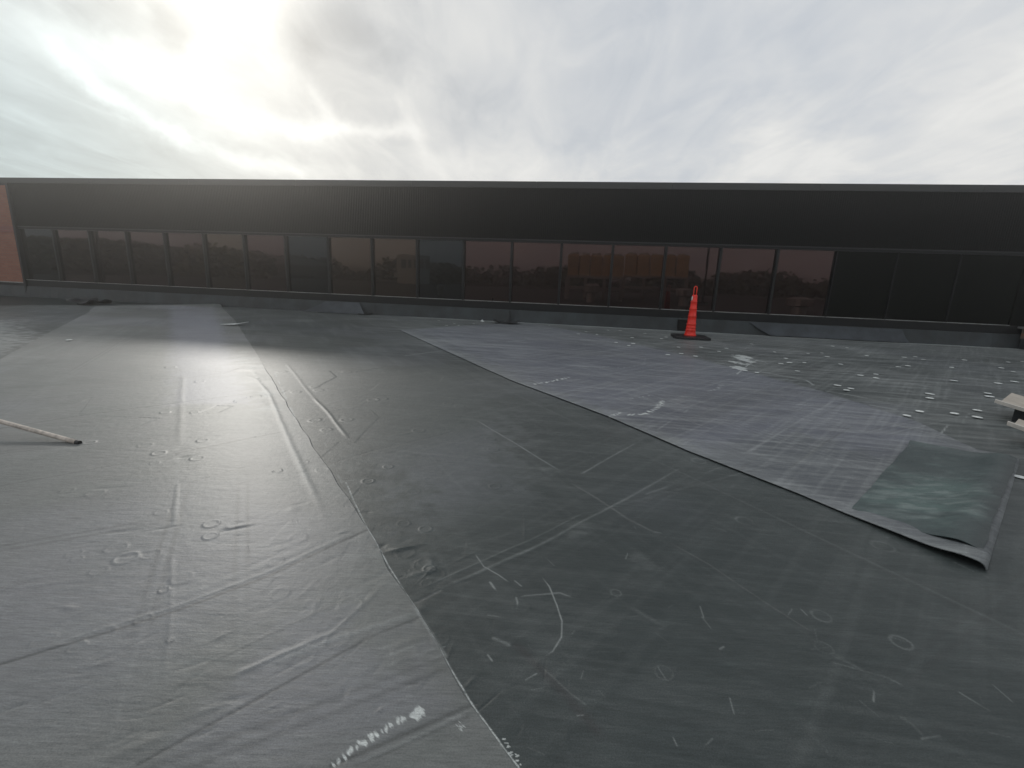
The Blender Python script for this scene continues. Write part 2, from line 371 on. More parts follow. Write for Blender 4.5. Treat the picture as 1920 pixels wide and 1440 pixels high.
        s.line([(670, 1440), (740, 1410), (880, 1345)], 0.005, -0.002, dark=0.5)
        for k in range(7):
            y = 1225 + k * 15
            s.line([(700 + k * 8, y), (830 + k * 9, y - 48)], 0.006, 0.001, dust=0.22, brk=16)
        # right part: lines on the overlay sheet and the deck
        s.line([(1070, 900), (1230, 810), (1290, 770)], 0.010, dust=0.28, brk=6)
        s.line([(1370, 870), (1450, 820), (1575, 745)], 0.020, 0.002, dust=0.26)
        s.line([(1390, 882), (1460, 832), (1585, 752)], 0.010, dark=0.4)
        s.line([(1200, 930), (1370, 870)], 0.012, dust=0.2, brk=9)
        s.line([(1480, 880), (1550, 830), (1600, 800)], 0.008, dark=0.6, dust=0.1)
        s.line([(1320, 800), (1410, 820), (1550, 832)], 0.008, dust=0.14, brk=7)
        s.line([(1150, 700), (1270, 690), (1290, 685)], 0.012, dark=0.2, dust=0.15)
        s.line([(1095, 648), (1180, 640)], 0.02, dust=0.35, brk=5)
        s.line([(1260, 700), (1345, 690)], 0.014, dust=0.16)
        s.line([(1448, 632), (1410, 648), (1396, 654)], 0.02, dust=0.45)
        s.line([(1382, 702), (1403, 684), (1420, 675)], 0.014, dust=0.95)
        s.line([(1420, 675), (1436, 680)], 0.014, dust=0.7)
        s.line([(1425, 697), (1465, 704), (1512, 713), (1525, 722)], 0.018, dust=0.75)
        s.line([(1548, 733), (1590, 740), (1625, 746)], 0.010, dust=0.8)
        s.line([(1580, 714), (1610, 703), (1633, 692), (1650, 688)], 0.010, dust=0.35)
        s.line([(1485, 681), (1520, 668)], 0.014, dust=0.4)
        s.line([(1632, 759), (1660, 764), (1684, 769)], 0.010, dust=0.8)
        s.line([(1700, 741), (1730, 748), (1760, 756)], 0.010, dust=0.35, brk=5)
        s.line([(1737, 738), (1770, 743), (1815, 752)], 0.018, dark=0.8)
        s.line([(1690, 722), (1740, 738)], 0.012, dark=0.4)
        s.line([(1805, 793), (1817, 775)], 0.008, dust=0.4)
        s.line([(1764, 812), (1778, 797)], 0.008, dust=0.55)
        s.line([(1640, 690), (1720, 702), (1820, 716)], 0.03, dust=0.22, brk=3)
        s.line([(1760, 672), (1835, 676), (1920, 690)], 0.02, dust=0.3, brk=3)
        s.line([(1560, 655), (1640, 668), (1760, 690)], 0.03, dust=0.15, brk=2)
        s.line([(1290, 640), (1370, 650), (1440, 662)], 0.03, dust=0.25, brk=3)
        s.line([(1125, 640), (1200, 650), (1290, 668)], 0.03, dust=0.22, brk=3)
        # white scrape and caulk chips
        s.patch([(1374, 668), (1408, 665), (1412, 680), (1385, 698), (1376, 690)], 'wet', 0.0)
        s.line([(1378, 672), (1406, 676)], 0.05, dust=0.0)
        for (x, y, rx) in ((1388, 671, .09), (1398, 676, .11), (1390, 682, .10), (1405, 678, .08), (1384, 690, .08), (1395, 669, .10), (1379, 679, .07)):
            c = G(x, y); m = np.nonzero((abs(X - c[0]) < .3) & (abs(Y - c[1]) < .5))[0]
            if len(m):
                q = np.hypot((X[m] - c[0]) / rx, (Y[m] - c[1]) / (rx * 1.6)) + (s.mid[m] - .5) * 2.2 + (s.fine[m] - .5)
                s.dust[m] = np.maximum(s.dust[m], .85 * sstep(-q, -1.1, -0.7))
        s.dashes([(1003, 722), (1035, 716), (1068, 708)], 12, 0.05, 0.012, 0.85)
        s.dashes([(1178, 780), (1205, 779), (1230, 768), (1244, 752)], 20, 0.055, 0.008, 0.9)
        s.dashes([(1142, 784), (1165, 776)], 7, 0.04, 0.006, 0.7)
        s.dashes([(1125, 688), (1170, 690), (1205, 685), (1212, 672)], 14, 0.04, 0.006, 0.6)
        s.dashes([(1325, 735), (1345, 730), (1356, 720)], 8, 0.05, 0.007, 0.7)
        s.dashes([(1180, 750), (1225, 742)], 8, 0.03, 0.006, 0.45)
        s.dashes([(625, 1438), (660, 1412), (700, 1385), (740, 1360), (770, 1348), (797, 1333)], 22, 0.016, 0.0035, 1.0, 0.6)
        s.dashes([(775, 1346), (792, 1336)], 9, 0.022, 0.006, 1.0, 1.0)
        s.dashes([(862, 1362), (868, 1375)], 7, 0.010, 0.002, 0.7, 3.0)
        s.dashes([(935, 1382), (950, 1400), (965, 1420), (975, 1440)], 16, 0.010, 0.002, 0.8, 3.0)
        s.line([(648, 905), (690, 992), (728, 1062), (785, 1150), (880, 1310), (940, 1395), (975, 1440)], 0.0045, 0.0, crust=0.75, dust=0.35)
        s.line([(780, 1145), (815, 1200), (835, 1230)], 0.010, dust=0.35)
        s.line([(608, 830), (640, 905)], 0.008, dust=0.35, brk=12)
        s.line([(515, 700), (545, 765), (562, 805)], 0.012, dust=0.7, brk=10)
        s.line([(662, 900), (640, 903)], 0.008, dust=0.3)
        # arcs scraped into the foreground
        s.line([(1013, 1078), (1030, 1100), (1045, 1135), (1054, 1165), (1052, 1195), (1035, 1222), (1012, 1236)], 0.0035, 0.0008, dust=0.55)
        s.line([(970, 1122), (985, 1118), (1020, 1115), (1050, 1112), (1078, 1122)], 0.006, 0.0008, dust=0.32)
        s.line([(890, 1038), (908, 1063), (935, 1078), (958, 1095)], 0.004, 0.001, dust=0.40)
        s.line([(966, 1090), (978, 1100)], 0.004, dust=0.4)
        s.line([(920, 1195), (945, 1205), (960, 1212)], 0.010, 0.003, dust=0.30)
        s.line([(918, 1090), (933, 1113)], 0.006, 0.002, dust=0.45, brk=25)
        s.line([(962, 1150), (972, 1140), (968, 1122)], 0.005, dust=0.45, brk=30)
        s.line([(915, 1155), (950, 1160), (985, 1150)], 0.005, dust=0.22, brk=14)
        s.line([(915, 1228), (923, 1238)], 0.004, dust=0.45)
        s.line([(986, 1273), (1006, 1262)], 0.003, dust=0.35)
        s.line([(968, 1210), (1010, 1250), (1060, 1300), (1120, 1370)], 0.020, -0.004, dark=0.9)
        s.line([(1010, 1245), (1070, 1300), (1110, 1330)], 0.006, 0.002, dust=0.15)
        # long soft folds in the dark right corner
        for P_, w_, d_ in (([(1170, 1130), (1230, 1165), (1300, 1205), (1385, 1300)], .014, .22), ([(1230, 1175), (1270, 1190), (1310, 1210)], .007, .25),
                           ([(1600, 1255), (1660, 1270), (1700, 1290)], .006, .35), ([(1700, 1290), (1750, 1310), (1800, 1325)], .008, .22),
                           ([(1530, 1215), (1570, 1235), (1625, 1262)], .009, .22), ([(1500, 1245), (1540, 1290), (1580, 1305)], .010, .14),
                           ([(1680, 1340), (1710, 1360), (1735, 1385)], .008, .22), ([(1510, 1370), (1540, 1395), (1570, 1430)], .012, .20),
                           ([(1345, 1128), (1370, 1155)], .006, .28), ([(1295, 1110), (1330, 1080)], .004, .18), ([(1285, 1045), (1345, 995)], .010, .16),
                           ([(1530, 1145), (1560, 1160)], .006, .20), ([(1350, 1095), (1400, 1125), (1470, 1170)], .006, .14), ([(1750, 1085), (1735, 1160)], .004, .12),
                           ([(1770, 1105), (1840, 1130)], .006, .14), ([(1850, 1060), (1890, 1090)], .006, .14), ([(1860, 1285), (1885, 1300)], .005, .3), ([(1905, 1190), (1925, 1200)], .006, .25),
                           ([(1840, 1185), (1870, 1200)], .005, .2), ([(1325, 1400), (1340, 1385)], .003, .35), ([(1120, 1290), (1138, 1312)], .004, .2),
                           ([(1750, 1280), (1800, 1320), (1840, 1345)], .007, .14), ([(1240, 1300), (1300, 1350)], .005, .1), ([(1460, 1210), (1480, 1260)], .006, .1)):
            s.line(P_, w_ * 1.25, 0.003, dust=d_ * .55, brk=5)
        s.bump(1600, 1280, .05, .14, 2.2, .006)
        s.bump(1560, 1285, .03, .16, 2.3, .006, .15)
        for (x, y, r) in ((1155, 1112, .022), (1245, 1262, .03)): s.ring(x, y, r, .002, .25)
        for (x, y, r) in ((1540, 1155, .035), (1690, 1205, .035), (1545, 1215, .03), (1396, 977, .045), (1310, 865, .05), (1795, 925, .03), (1655, 1025, .05)): s.ring(x, y, r, .0015, .22)
        # fastener plates telegraphing through the sheet
        rings = [(370, 862, .045), (298, 852, .045), (380, 828, .04), (397, 985, .04), (395, 1008, .035), (237, 1050, .05), (590, 788, .055), (612, 806, .045), (650, 787, .055), (785, 807, .055),
                 (555, 735, .05), (597, 732, .05), (590, 725, .05), (528, 697, .06), (650, 697, .06), (635, 640, .07), (690, 902, .04), (728, 875, .035), (840, 757, .05), (850, 747, .05),
                 (862, 762, .05), (920, 823, .045), (925, 843, .045), (798, 992, .035), (805, 1068, .03), (928, 912, .04), (168, 832, .04), (320, 690, .06), (520, 885, .03),
                 (1050, 815, .04), (308, 1110, .02), (320, 1205, .012), (1065, 690, .05), (700, 750, .06), (716, 748, .06), (375, 717, .05), (310, 775, .04), (365, 775, .035), (480, 745, .05)]
        for x, y, r in rings: s.ring(x, y, r * 0.9, 0.0035, 0.12)
        rr = np.random.default_rng(4)
        for k in range(70):                               # many faint ones
            x = rr.uniform(20, 1500); y = rr.uniform(720, 1250); s.ring(x, y, rr.uniform(.02, .045), 0.0014, 0.05)
        # wrinkles and buckles
        for (x, y, rx, ry, a, h, d) in ((740, 1032, .05, .018, .4, .012, .05), (715, 1025, .02, .012, 1.0, -.010, 0), (765, 1028, .05, .012, .5, .010, .1), (790, 1075, .06, .015, .4, .008, .15), (808, 1060, .02, .05, .3, .006, .25),
                                     (440, 995, .05, .010, .4, -.006, 0), (455, 988, .05, .010, .4, .006, .1), (420, 1000, .03, .008, .6, -.005, 0), (448, 1008, .02, .006, .3, -.004, 0),
                                     (1090, 985, .09, .05, .3, .012, .15), (1115, 970, .05, .03, 1.2, .010, .1), (1075, 1005, .04, .03, .5, .008, .2), (1145, 985, .03, .04, .2, .012, .15),
                                     (545, 960, .03, .03, 0, .005, .1), (1000, 900, .05, .05, 0, .004, .2), (1020, 880, .06, .05, 0, .003, .25), (1085, 1000, .05, .02, 0, .006, .3),
                                     (232, 1000, .06, .012, .3, -.006, 0), (245, 1045, .06, .012, .4, -.004, 0), (300, 995, .07, .008, .5, -.004, 0), (75, 1100, .09, .010, .3, .003, .1),
                                     (1195, 1045, .05, .04, 1, .004, .3), (1215, 1060, .04, .03, 1, .003, .25), (790, 1140, .03, .02, .5, .008, 0), (775, 1170, .015, .02, .5, -.006, 0), (260, 1405, .05, .015, .6, .005, 0),
                                     (230, 1395, .05, .015, .6, -.004, 0), (380, 1340, .06, .01, .5, .003, .1), (1330, 1390, .05, .02, .8, .003, .1)):
            s.bump(x, y, rx, ry, a, h, d)
        for k in range(260):                              # scattered small dents and scuffs
            x = rr.uniform(0, 1100); y = rr.uniform(690, 1400); a = Q + rr.normal() * .4
            f = (1500 - y) / 900.0
            s.bump(x, y, (.02 + .05 * rr.random()) * (.5 + f), (.004 + .008 * rr.random()) * (.5 + f), a, rr.normal() * .0026, .06 * rr.random())
        for k in range(220):                              # pale nicks on the right
            x = rr.uniform(900, 1920); y = rr.uniform(660, 1420); a = rr.uniform(0, 3.14)
            p = G(x, y); l = .015 + .05 * rr.random(); q = p + np.array([math.cos(a), math.sin(a)]) * l
            idx, d, sd, t = s.seg(p, q, .02)
            if len(idx): s.dust[idx] = np.maximum(s.dust[idx], (.03 + .30 * rr.random() ** 4) * s.mid[idx] * 1.6 * np.exp(-(d / (.0012 + .0022 * rr.random())) ** 2))
        # coloured sheets, stains and toned patches
        s.patch([(500, 690), (900, 680), (1060, 860), (930, 1020), (690, 985), (600, 860)], 'dust', 0.07, 0.5)  # broad pale lift painted for sheen across the middle deck
        s.patch([(740, 850), (920, 800), (960, 930), (800, 960)], 'lav', 0.5, 0.25)
        s.patch([(750, 620), (985, 603), (1245, 655), (1420, 700), (1530, 735), (1500, 790), (1290, 848), (1000, 715)], 'lav', 0.95, 0.25)
        s.patch([(1480, 740), (1700, 760), (1730, 830), (1640, 850), (1470, 800)], 'lav', 0.7, 0.2)
        s.patch([(1200, 740), (1480, 725), (1530, 735), (1250, 830), (1130, 830), (1100, 800)], 'dark', 0.35, 0.25)
        s.patch([(560, 600), (740, 600), (760, 625), (560, 640)], 'dark', 0.25, 0.25)  # darker patch beside the wall foot
        s.patch([(640, 1020), (690, 995), (850, 1290), (880, 1310), (600, 1440), (300, 1440)], 'lav', 0.35, 0.1)
        # faint grid of board and roll joints showing through
        for ang_, sp_, off_, am_ in ((E, 1.22, .35, .15), (E + math.pi / 2, 2.44, .9, .13), (E, 3.05, .1, .16), (E + math.pi / 2, .61, .2, .05)):
            vv_ = (-X * math.sin(ang_) + Y * math.cos(ang_) + off_) / sp_; dd_ = np.abs(vv_ - np.round(vv_)) * sp_
            uu_ = X * math.cos(ang_) + Y * math.sin(ang_)
            g_ = np.exp(-(dd_ / .007) ** 2) * sstep(vnoise(uu_ * 1.3, np.round(vv_) * 7.7, 91), .35, .65)
            g_ = g_ * (.25 + .75 * rightside); s.dust += am_ * .8 * g_ * (.4 + s.mid); s.h += .0005 * g_
            s.dark += .35 * np.exp(-((dd_ - .02) / .009) ** 2) * sstep(vnoise(uu_ * .9, np.round(vv_) * 5.1, 92), .5, .8)
        s.dust = np.clip(s.dust, 0, 1); s.dark = np.clip(s.dark, 0, 1); s.lav = np.clip(s.lav, 0, 1); s.wet = np.clip(s.wet, 0, 1)
        return s

def worn(F, amt, seed):              # fine washed streaks and cross scuffs on a dusty sheet
    F.streaks(YAW, 1.2, 26.0, seed, 0.46, 0.72, 0.20 * amt); F.streaks(YAW, 3.5, 60.0, seed + 1, 0.48, 0.75, 0.20 * amt)
    F.streaks(math.atan2(0.72, 0.70), 1.0, 30.0, seed + 2, 0.50, 0.76, 0.18 * amt); F.streaks(math.atan2(-0.87, 0.49), 1.0, 34.0, seed + 3, 0.52, 0.78, 0.14 * amt)
    F.streaks(math.atan2(0.72, 0.70), 0.6, 5.0, seed + 4, 0.5, 0.8, 0.35 * amt, None, 'dark')
    F.dust = np.clip(F.dust, 0, 1); F.dark = np.clip(F.dark, 0, 1)

def grid_mesh(name, X, Y, Z, F, n0, n1):
    me = bpy.data.meshes.new(name); nv = n0 * n1
    me.vertices.add(nv); co = np.empty((nv, 3), np.float32); co[:, 0] = X; co[:, 1] = Y; co[:, 2] = Z
    me.vertices.foreach_set('co', co.ravel())
    i, j = np.meshgrid(np.arange(n0 - 1), np.arange(n1 - 1), indexing='ij'); a = (i * n1 + j).ravel()
    q = np.stack([a, a + n1, a + n1 + 1, a + 1], 1).astype(np.int32)
    e1 = co[q[0, 1]] - co[q[0, 0]]; e2 = co[q[0, 3]] - co[q[0, 0]]
    if e1[0] * e2[1] - e1[1] * e2[0] < 0: q = q[:, ::-1].copy()
    nf = len(q); me.loops.add(nf * 4); me.loops.foreach_set('vertex_index', q.ravel())
    me.polygons.add(nf); me.polygons.foreach_set('loop_start', np.arange(0, nf * 4, 4, dtype=np.int32)); me.polygons.foreach_set('loop_total', np.full(nf, 4, np.int32))
    me.polygons.foreach_set('use_smooth', np.ones(nf, bool))
    me.update(calc_edges=True)
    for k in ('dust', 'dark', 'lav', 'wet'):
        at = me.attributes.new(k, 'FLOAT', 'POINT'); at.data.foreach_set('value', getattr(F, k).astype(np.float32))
    return me

def membrane_mat(name, col, lavcol, rough, coat=0.30, base_spec=0.14, coat_rough=0.33):
    m = bpy.data.materials.new(name); m.use_nodes = True; t = NT(m.node_tree); t.n.clear()
    co = t.add('ShaderNodeTexCoord').outputs['Object']
    at = {k: t.add('ShaderNodeAttribute', attribute_name=k).outputs['Fac'] for k in ('dust', 'dark', 'lav', 'wet')}
    sw = t.noise(t.mapping(co, rot=-YAW, scale=(1.2, 9, 1)), 3.0, 8, 0.65)
    sq = t.noise(t.mapping(co, rot=-0.80, scale=(1.0, 8, 1)), 3.5, 8, 0.65)
    blot = t.noise(co, 1.3, 7, 0.6)
    hat = t.noise(t.mapping(co, rot=-YAW, scale=(1.5, 14, 1)), 11.0, 6, 0.75)
    hat2 = t.noise(t.mapping(co, rot=-0.80, scale=(1.2, 14, 1)), 9.0, 6, 0.75)
    gr = t.noise(co, 260, 3, 0.7)
    c = t.mix(t.ramp(blot, 0.35, 0.7), rgba(col), rgba((col[0] * 1.25, col[1] * 1.18, col[2] * 1.2)))
    c = t.mix(t.math('MULTIPLY', at['lav'], t.ramp(hat, 0.3, 0.7, 0.72, 1.0)), c, rgba(lavcol))
    c = t.mix(t.math('MULTIPLY', t.ramp(sw, 0.5, 0.75), 0.20), c, rgba([v * 2.2 + 0.01 for v in col]))
    c = t.mix(t.math('MULTIPLY', at['dark'], 0.85), c, rgba((0.016, 0.018, 0.019)))
    dust_lightf = t.math('MULTIPLY', at['dust'], t.ramp(gr, 0.25, 0.75, 0.7, 1.15), clamp=True)
    c = t.mix(dust_lightf, c, rgba((0.50, 0.53, 0.52)))
    gg = t.math('MAXIMUM', 0.4, t.math('ADD', -0.35, t.math('ADD', t.math('MULTIPLY', gr, 0.95), t.math('ADD', t.math('MULTIPLY', hat, 0.80), t.math('MULTIPLY', hat2, 0.95)))))
    gv = t.add('ShaderNodeVectorMath', operation='SCALE'); t.set(gv.inputs[0], c); t.set(gv.inputs[3], gg)
    ro = t.math('ADD', rough - 0.07, t.math('MULTIPLY', sq, 0.14))
    ro = t.math('ADD', ro, t.math('MULTIPLY', at['dust'], 0.25))
    ro = t.math('SUBTRACT', ro, t.math('MULTIPLY', at['wet'], 0.32), clamp=True)
    hgt = t.math('ADD', t.math('MULTIPLY', sq, 0.5), t.math('ADD', t.math('MULTIPLY', t.noise(co, 28, 6, 0.65), 0.5), t.math('MULTIPLY', gr, 0.10)))
    bp = t.add('ShaderNodeBump', {'Strength': 0.55, 'Distance': 0.006, 'Height': hgt})
    b = t.add('ShaderNodeBsdfPrincipled', {'Base Color': gv.outputs[0], 'Roughness': ro, 'Specular IOR Level': base_spec, 'Normal': bp.outputs[0], 'Coat Weight': coat, 'Coat Roughness': coat_rough, 'Coat Normal': bp.outputs[0]})
    t.l.new(b.outputs[0], t.add('ShaderNodeOutputMaterial').inputs[0])
    return m
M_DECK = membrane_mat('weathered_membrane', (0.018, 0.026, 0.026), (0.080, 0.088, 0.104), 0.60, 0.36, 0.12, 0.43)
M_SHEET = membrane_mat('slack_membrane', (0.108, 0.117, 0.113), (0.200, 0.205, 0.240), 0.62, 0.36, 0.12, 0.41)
M_LAV = membrane_mat('dusty_membrane', (0.040, 0.048, 0.050), (0.088, 0.096, 0.124), 0.58, 0.16, 0.24)
M_GREEN = membrane_mat('green_stained_membrane', (0.024, 0.040, 0.041), (0.066, 0.108, 0.101), 0.55)

# ---- roof deck
NR, NA = 1450, 1250
rad = 0.55 * (16.0 / 0.55) ** (np.arange(NR) / (NR - 1))
ang = np.radians(np.concatenate([np.linspace(-82, -58, 90)[:-1], np.linspace(-58, 58, NA - 178), np.linspace(58, 82, 90)[1:]]))
RR, AA = np.meshgrid(rad, ang, indexing='ij')
X = (RR * np.sin(AA)).ravel(); Y = (RR * np.cos(AA)).ravel()
F = Field(X, Y).paint()
farm = sstep(np.hypot(X, Y), 3.5, 7.0) * sstep(X * 0.87 + Y * 0.49, 1.5, 4.0)
D0, K0 = F.dust.copy(), F.dark.copy(); worn(F, 0.50, 231); F.dust = D0 + (F.dust - D0) * (.2 + .8 * farm); F.dark = K0 + (F.dark - K0) * farm; del D0, K0
# wet ponding at the far left of the deck
F.patch([(-80, 585), (60, 585), (80, 640), (40, 662), (-80, 680)], 'wet', 0.45, 0.5)
F.patch([(-80, 600), (20, 600), (35, 640), (-60, 672)], 'dust', 0.5, 0.5)  # pale colour painted for the sun glint on the pond
F.line([(-40, 590), (0, 578), (60, 560)], 0.05, 0.004, dark=0.9)
F.line([(50, 612), (90, 600)], 0.05, 0.006, dust=0.2)
F.line([(0, 634), (60, 632)], 0.03, 0.006, dust=0.5)
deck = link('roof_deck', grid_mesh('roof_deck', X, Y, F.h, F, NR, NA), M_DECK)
tag(deck, kind='structure')
# plain roof beyond the detailed part, behind and beside the viewer
bm = bmesh.new()
vs = [bm.verts.new(p) for p in ((-45, -34, -0.012), (45, -34, -0.012), (45, 16, -0.012), (-45, 16, -0.012))]
bm.faces.new(vs)
ob = build('roof', bm, M_DECK, None); tag(ob, kind='structure')
bm = bmesh.new(); box(bm, -45, 45, -34.3, -34, -5, 0.25); box(bm, -45.3, -45, -34.3, 20, -5, 0.25); box(bm, 45, 45.3, -34.3, 20, -5, 0.25)
tag(build('roof_parapet_wall', bm, pmat('parapet', (0.12, 0.12, 0.11), 0.8)), kind='structure')
bm = bmesh.new(); vs = [bm.verts.new(p) for p in ((-400, -400, -5), (400, -400, -5), (400, 400, -5), (-400, 400, -5))]; bm.faces.new(vs)
tag(build('ground', bm, pmat('ground', (0.06, 0.065, 0.03), 0.9, var=0.4, scale=0.05)), kind='structure')

def resample(P, n, power=1.0):
    P = np.array(P); L = np.concatenate([[0], np.cumsum(np.hypot(*np.diff(P, axis=0).T))]); t = np.linspace(0, 1, n) ** power * L[-1]
    return np.stack([np.interp(t, L, P[:, 0]), np.interp(t, L, P[:, 1])], 1)

# ---- large slack sheet covering the left foreground
def at_radii(P, rads):               # walk a polyline (far to near) and return points at given distances from the viewer
    P = resample(P, 4000); r = np.hypot(P[:, 0], P[:, 1]); o = np.argsort(r); return np.stack([np.interp(rads, r[o], P[o, 0]), np.interp(rads, r[o], P[o, 1])], 1)
def gp(px): return [G(*p) for p in px]
Ledge = gp([(178, 580), (190, 577 + 4), (100, 620), (0, 675)]); Ledge = Ledge[:1] + Ledge[2:]
dl = Ledge[-1] - Ledge[-2]; dl /= np.hypot(*dl)
Ledge += [Ledge[-1] + dl * 5.0]
Redge = gp([(412, 574), (440, 600), (480, 663), (512, 713), (540, 760), (590, 840), (635, 905), (690, 990), (735, 1072), (780, 1140), (830, 1225), (880, 1310), (925, 1375), (970, 1440)])
dr = Redge[-1] - Redge[-2]; dr /= np.hypot(*dr); Redge += [Redge[-1] + dr * 0.9]
n0, n1 = 1300, 860
tt = np.linspace(0, 1, n0)
La = resample(Ledge, 4000); Ra = resample(Redge, 4000)
# rows spaced finely near the viewer
def row_pts(A, p):
    L = np.linspace(0, 1, len(A)); k = 1 - (1 - tt) ** p; return np.stack([np.interp(k, L, A[:, 0]), np.interp(k, L, A[:, 1])], 1)
Lr, Rr = row_pts(La, 1.9), row_pts(Ra, 2.3)
ss = (1 - (1 - np.linspace(0, 1, n1)) ** 1.35)
SX = (Lr[:, None, 0] * (1 - ss) + Rr[:, None, 0] * ss); SY = (Lr[:, None, 1] * (1 - ss) + Rr[:, None, 1] * ss)
jit = (vnoise(SY * 6, SY * 0 + 3.0, 8) - .5) * 0.012
edge_n = sstep(ss[None, :], 0.9, 1.0) * jit
SX = SX + edge_n; SY = SY + edge_n * .5
X = SX.ravel(); Y = SY.ravel(); F = Field(X, Y).paint()
U = np.repeat(tt, n1); V = np.tile(ss, n0)
Z = F.h + 0.007
Z -= 0.007 * sstep(V, 0.997, 1.0) * sstep(U, .3, .5)
# curled far edge and its fold
dfar = np.hypot(X - (Lr[0, 0] * (1 - V) + Rr[0, 0] * V), Y - (Lr[0, 1] * (1 - V) + Rr[0, 1] * V))
Z += 0.10 * 0.6 * np.exp(-((dfar - 0.45) / 0.28) ** 2) * (0.35 + 0.65 * np.abs(np.sin(V * 7 + 0.6))) * sstep(dfar, 0, .2)
Z += 0.06 * np.exp(-(dfar / 0.25) ** 2) * (V > .0)
# paler strip beside the long ridge
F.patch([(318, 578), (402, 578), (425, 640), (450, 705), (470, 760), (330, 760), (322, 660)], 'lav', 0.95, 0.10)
F.lav *= 1.0
F.patch([(195, 582), (318, 578), (322, 660), (190, 700), (60, 690), (100, 625)], 'dust', 0.05, 0.2)
# puckered lap along the right edge
lapu = np.exp(-((V - 0.93) / 0.05) ** 2) * sstep(-np.hypot(X, Y), -9, -5.0) * sstep(np.hypot(X, Y), 3.4, 4.2)
Z += 0.006 * lapu * (vnoise(np.hypot(X, Y) * 7, V * 8, 3) - .3)
F.dust = np.clip(F.dust + 0.35 * lapu * sstep(vnoise(np.hypot(X, Y) * 9, V * 5, 13), .62, .8), 0, 1)
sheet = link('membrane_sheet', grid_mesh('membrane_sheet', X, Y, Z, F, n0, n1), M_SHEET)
tag(sheet, 'large slack grey membrane sheet over the left foreground with a curled far edge', 'membrane sheet')

# ---- overlay sheet with a hard lower edge, pale dusty surface
e = G(1850, 1072) - G(750, 620); e /= np.hypot(*e); nn = np.array([e[1], -e[0]]);
if nn[0] < 0: nn = -nn
near_edge = gp([(750, 620), (960, 715), (1140, 783), (1290, 848), (1500, 930), (1700, 1015), (1790, 1053), (1850, 1073)])
far_edge = gp([(985, 604), (1120, 628), (1245, 658), (1400, 696), (1540, 733), (1720, 790), (1830, 842), (1913, 862)])
n0, n1 = 1100, 480
A_ = resample(near_edge, 3000); B_ = resample(far_edge, 3000)
tt = np.linspace(0, 1, n0)
Ar, Br = row_pts(A_, 1.7), row_pts(B_, 1.7)
ss = np.linspace(0, 1, n1) ** 1.25
SX = Ar[:, None, 0] * (1 - ss) + Br[:, None, 0] * ss; SY = Ar[:, None, 1] * (1 - ss) + Br[:, None, 1] * ss
X = SX.ravel(); Y = SY.ravel(); V = np.tile(ss, n0)
F = Field(X, Y).paint(); worn(F, 0.42, 201)
end = np.hypot(X - (Ar[-1, 0] * (1 - V) + Br[-1, 0] * V), Y - (Ar[-1, 1] * (1 - V) + Br[-1, 1] * V))
Z = F.h + 0.007 + 0.004 * sstep(-V, -.2, 0) - 0.007 * sstep(V, .85, 1.0)
lift = 0.017 + 0.016 * np.exp(-(V / .12) ** 2)
prof = np.where(end < .055, np.sqrt(np.clip(1 - ((.055 - end) / .055) ** 2, 0, 1)), np.exp(-((end - .055) / .10) ** 2))
Z += lift * prof * (1 - .35 * fbm(X * 9, Y * 9, 4, 2)) - 0.006 * np.exp(-(end / .01) ** 2)
Z += 0.010 * np.exp(-((end - .25) / .18) ** 2) * np.exp(-(V / .08) ** 2)
F.lav = np.clip((F.lav + .40) * (1 - .55 * np.exp(-(end / .2) ** 2)), 0, 1); F.dust = np.clip(F.dust + 0.10 * np.exp(-(V / .05) ** 2), 0, 1)
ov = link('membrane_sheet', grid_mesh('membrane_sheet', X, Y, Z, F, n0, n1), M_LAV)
md = ov.modifiers.new('thickness', 'SOLIDIFY'); md.thickness = 0.004; md.offset = -1
tag(ov, 'long pale lavender membrane sheet with crisp lower edge and curled right corner', 'membrane sheet')

# ---- green stained flap folded over at the end of that sheet
n0 = n1 = 420
c00, c10, c11, c01 = G(1706, 834), G(1597, 958), G(1838, 1046), G(1906, 868)
u, v = np.meshgrid(np.linspace(0, 1, n0), np.linspace(0, 1, n1), indexing='ij')
SX = (c00[0] * (1 - u) + c10[0] * u) * (1 - v) + (c01[0] * (1 - u) + c11[0] * u) * v
SY = (c00[1] * (1 - u) + c10[1] * u) * (1 - v) + (c01[1] * (1 - u) + c11[1] * u) * v
X = SX.ravel(); Y = SY.ravel(); u = u.ravel(); v = v.ravel()
wobx = (fbm(X * 4, Y * 4, 71, 3) - .5) * .03
X = X + wobx; F = Field(X, Y).paint()
end = np.hypot(X - (c01[0] * (1 - u) + c11[0] * u), Y - (c01[1] * (1 - u) + c11[1] * u))
Z = F.h + 0.016 + 0.030 * np.exp(-((end - .07) / .09) ** 2) + 0.018 * np.exp(-((u) / .05) ** 2) * (1 - v) + 0.006 * (fbm(X * 5, Y * 5, 72, 3) - .5)
Z -= 0.004 * sstep(u, .9, 1.0)
F.lav = np.clip(sstep(.6 * fbm(X * 2.2, Y * 2.2, 73, 4) + .4 * fbm(X * 9, Y * 16, 75, 5) + .22 * np.exp(-((u - .6) / .35) ** 2 - ((v - .5) / .35) ** 2), .45, .8), 0, 1)
F.dust = np.clip(F.dust * .5 + .15 * F.lav * sstep(fbm(X * 12, Y * 40, 74, 3), .4, .7), 0, 1)
F.dark = np.clip(F.dark + .5 * np.exp(-(end / .04) ** 2), 0, 1)  # contact shade painted along the raised right edge
fl = link('membrane_flap', grid_mesh('membrane_flap', X, Y, Z, F, n0, n1), M_GREEN)
md = fl.modifiers.new('thickness', 'SOLIDIFY'); md.thickness = 0.004; md.offset = -1
tag(fl, 'square green-stained membrane flap lying on the curled end of the pale sheet', 'membrane flap')

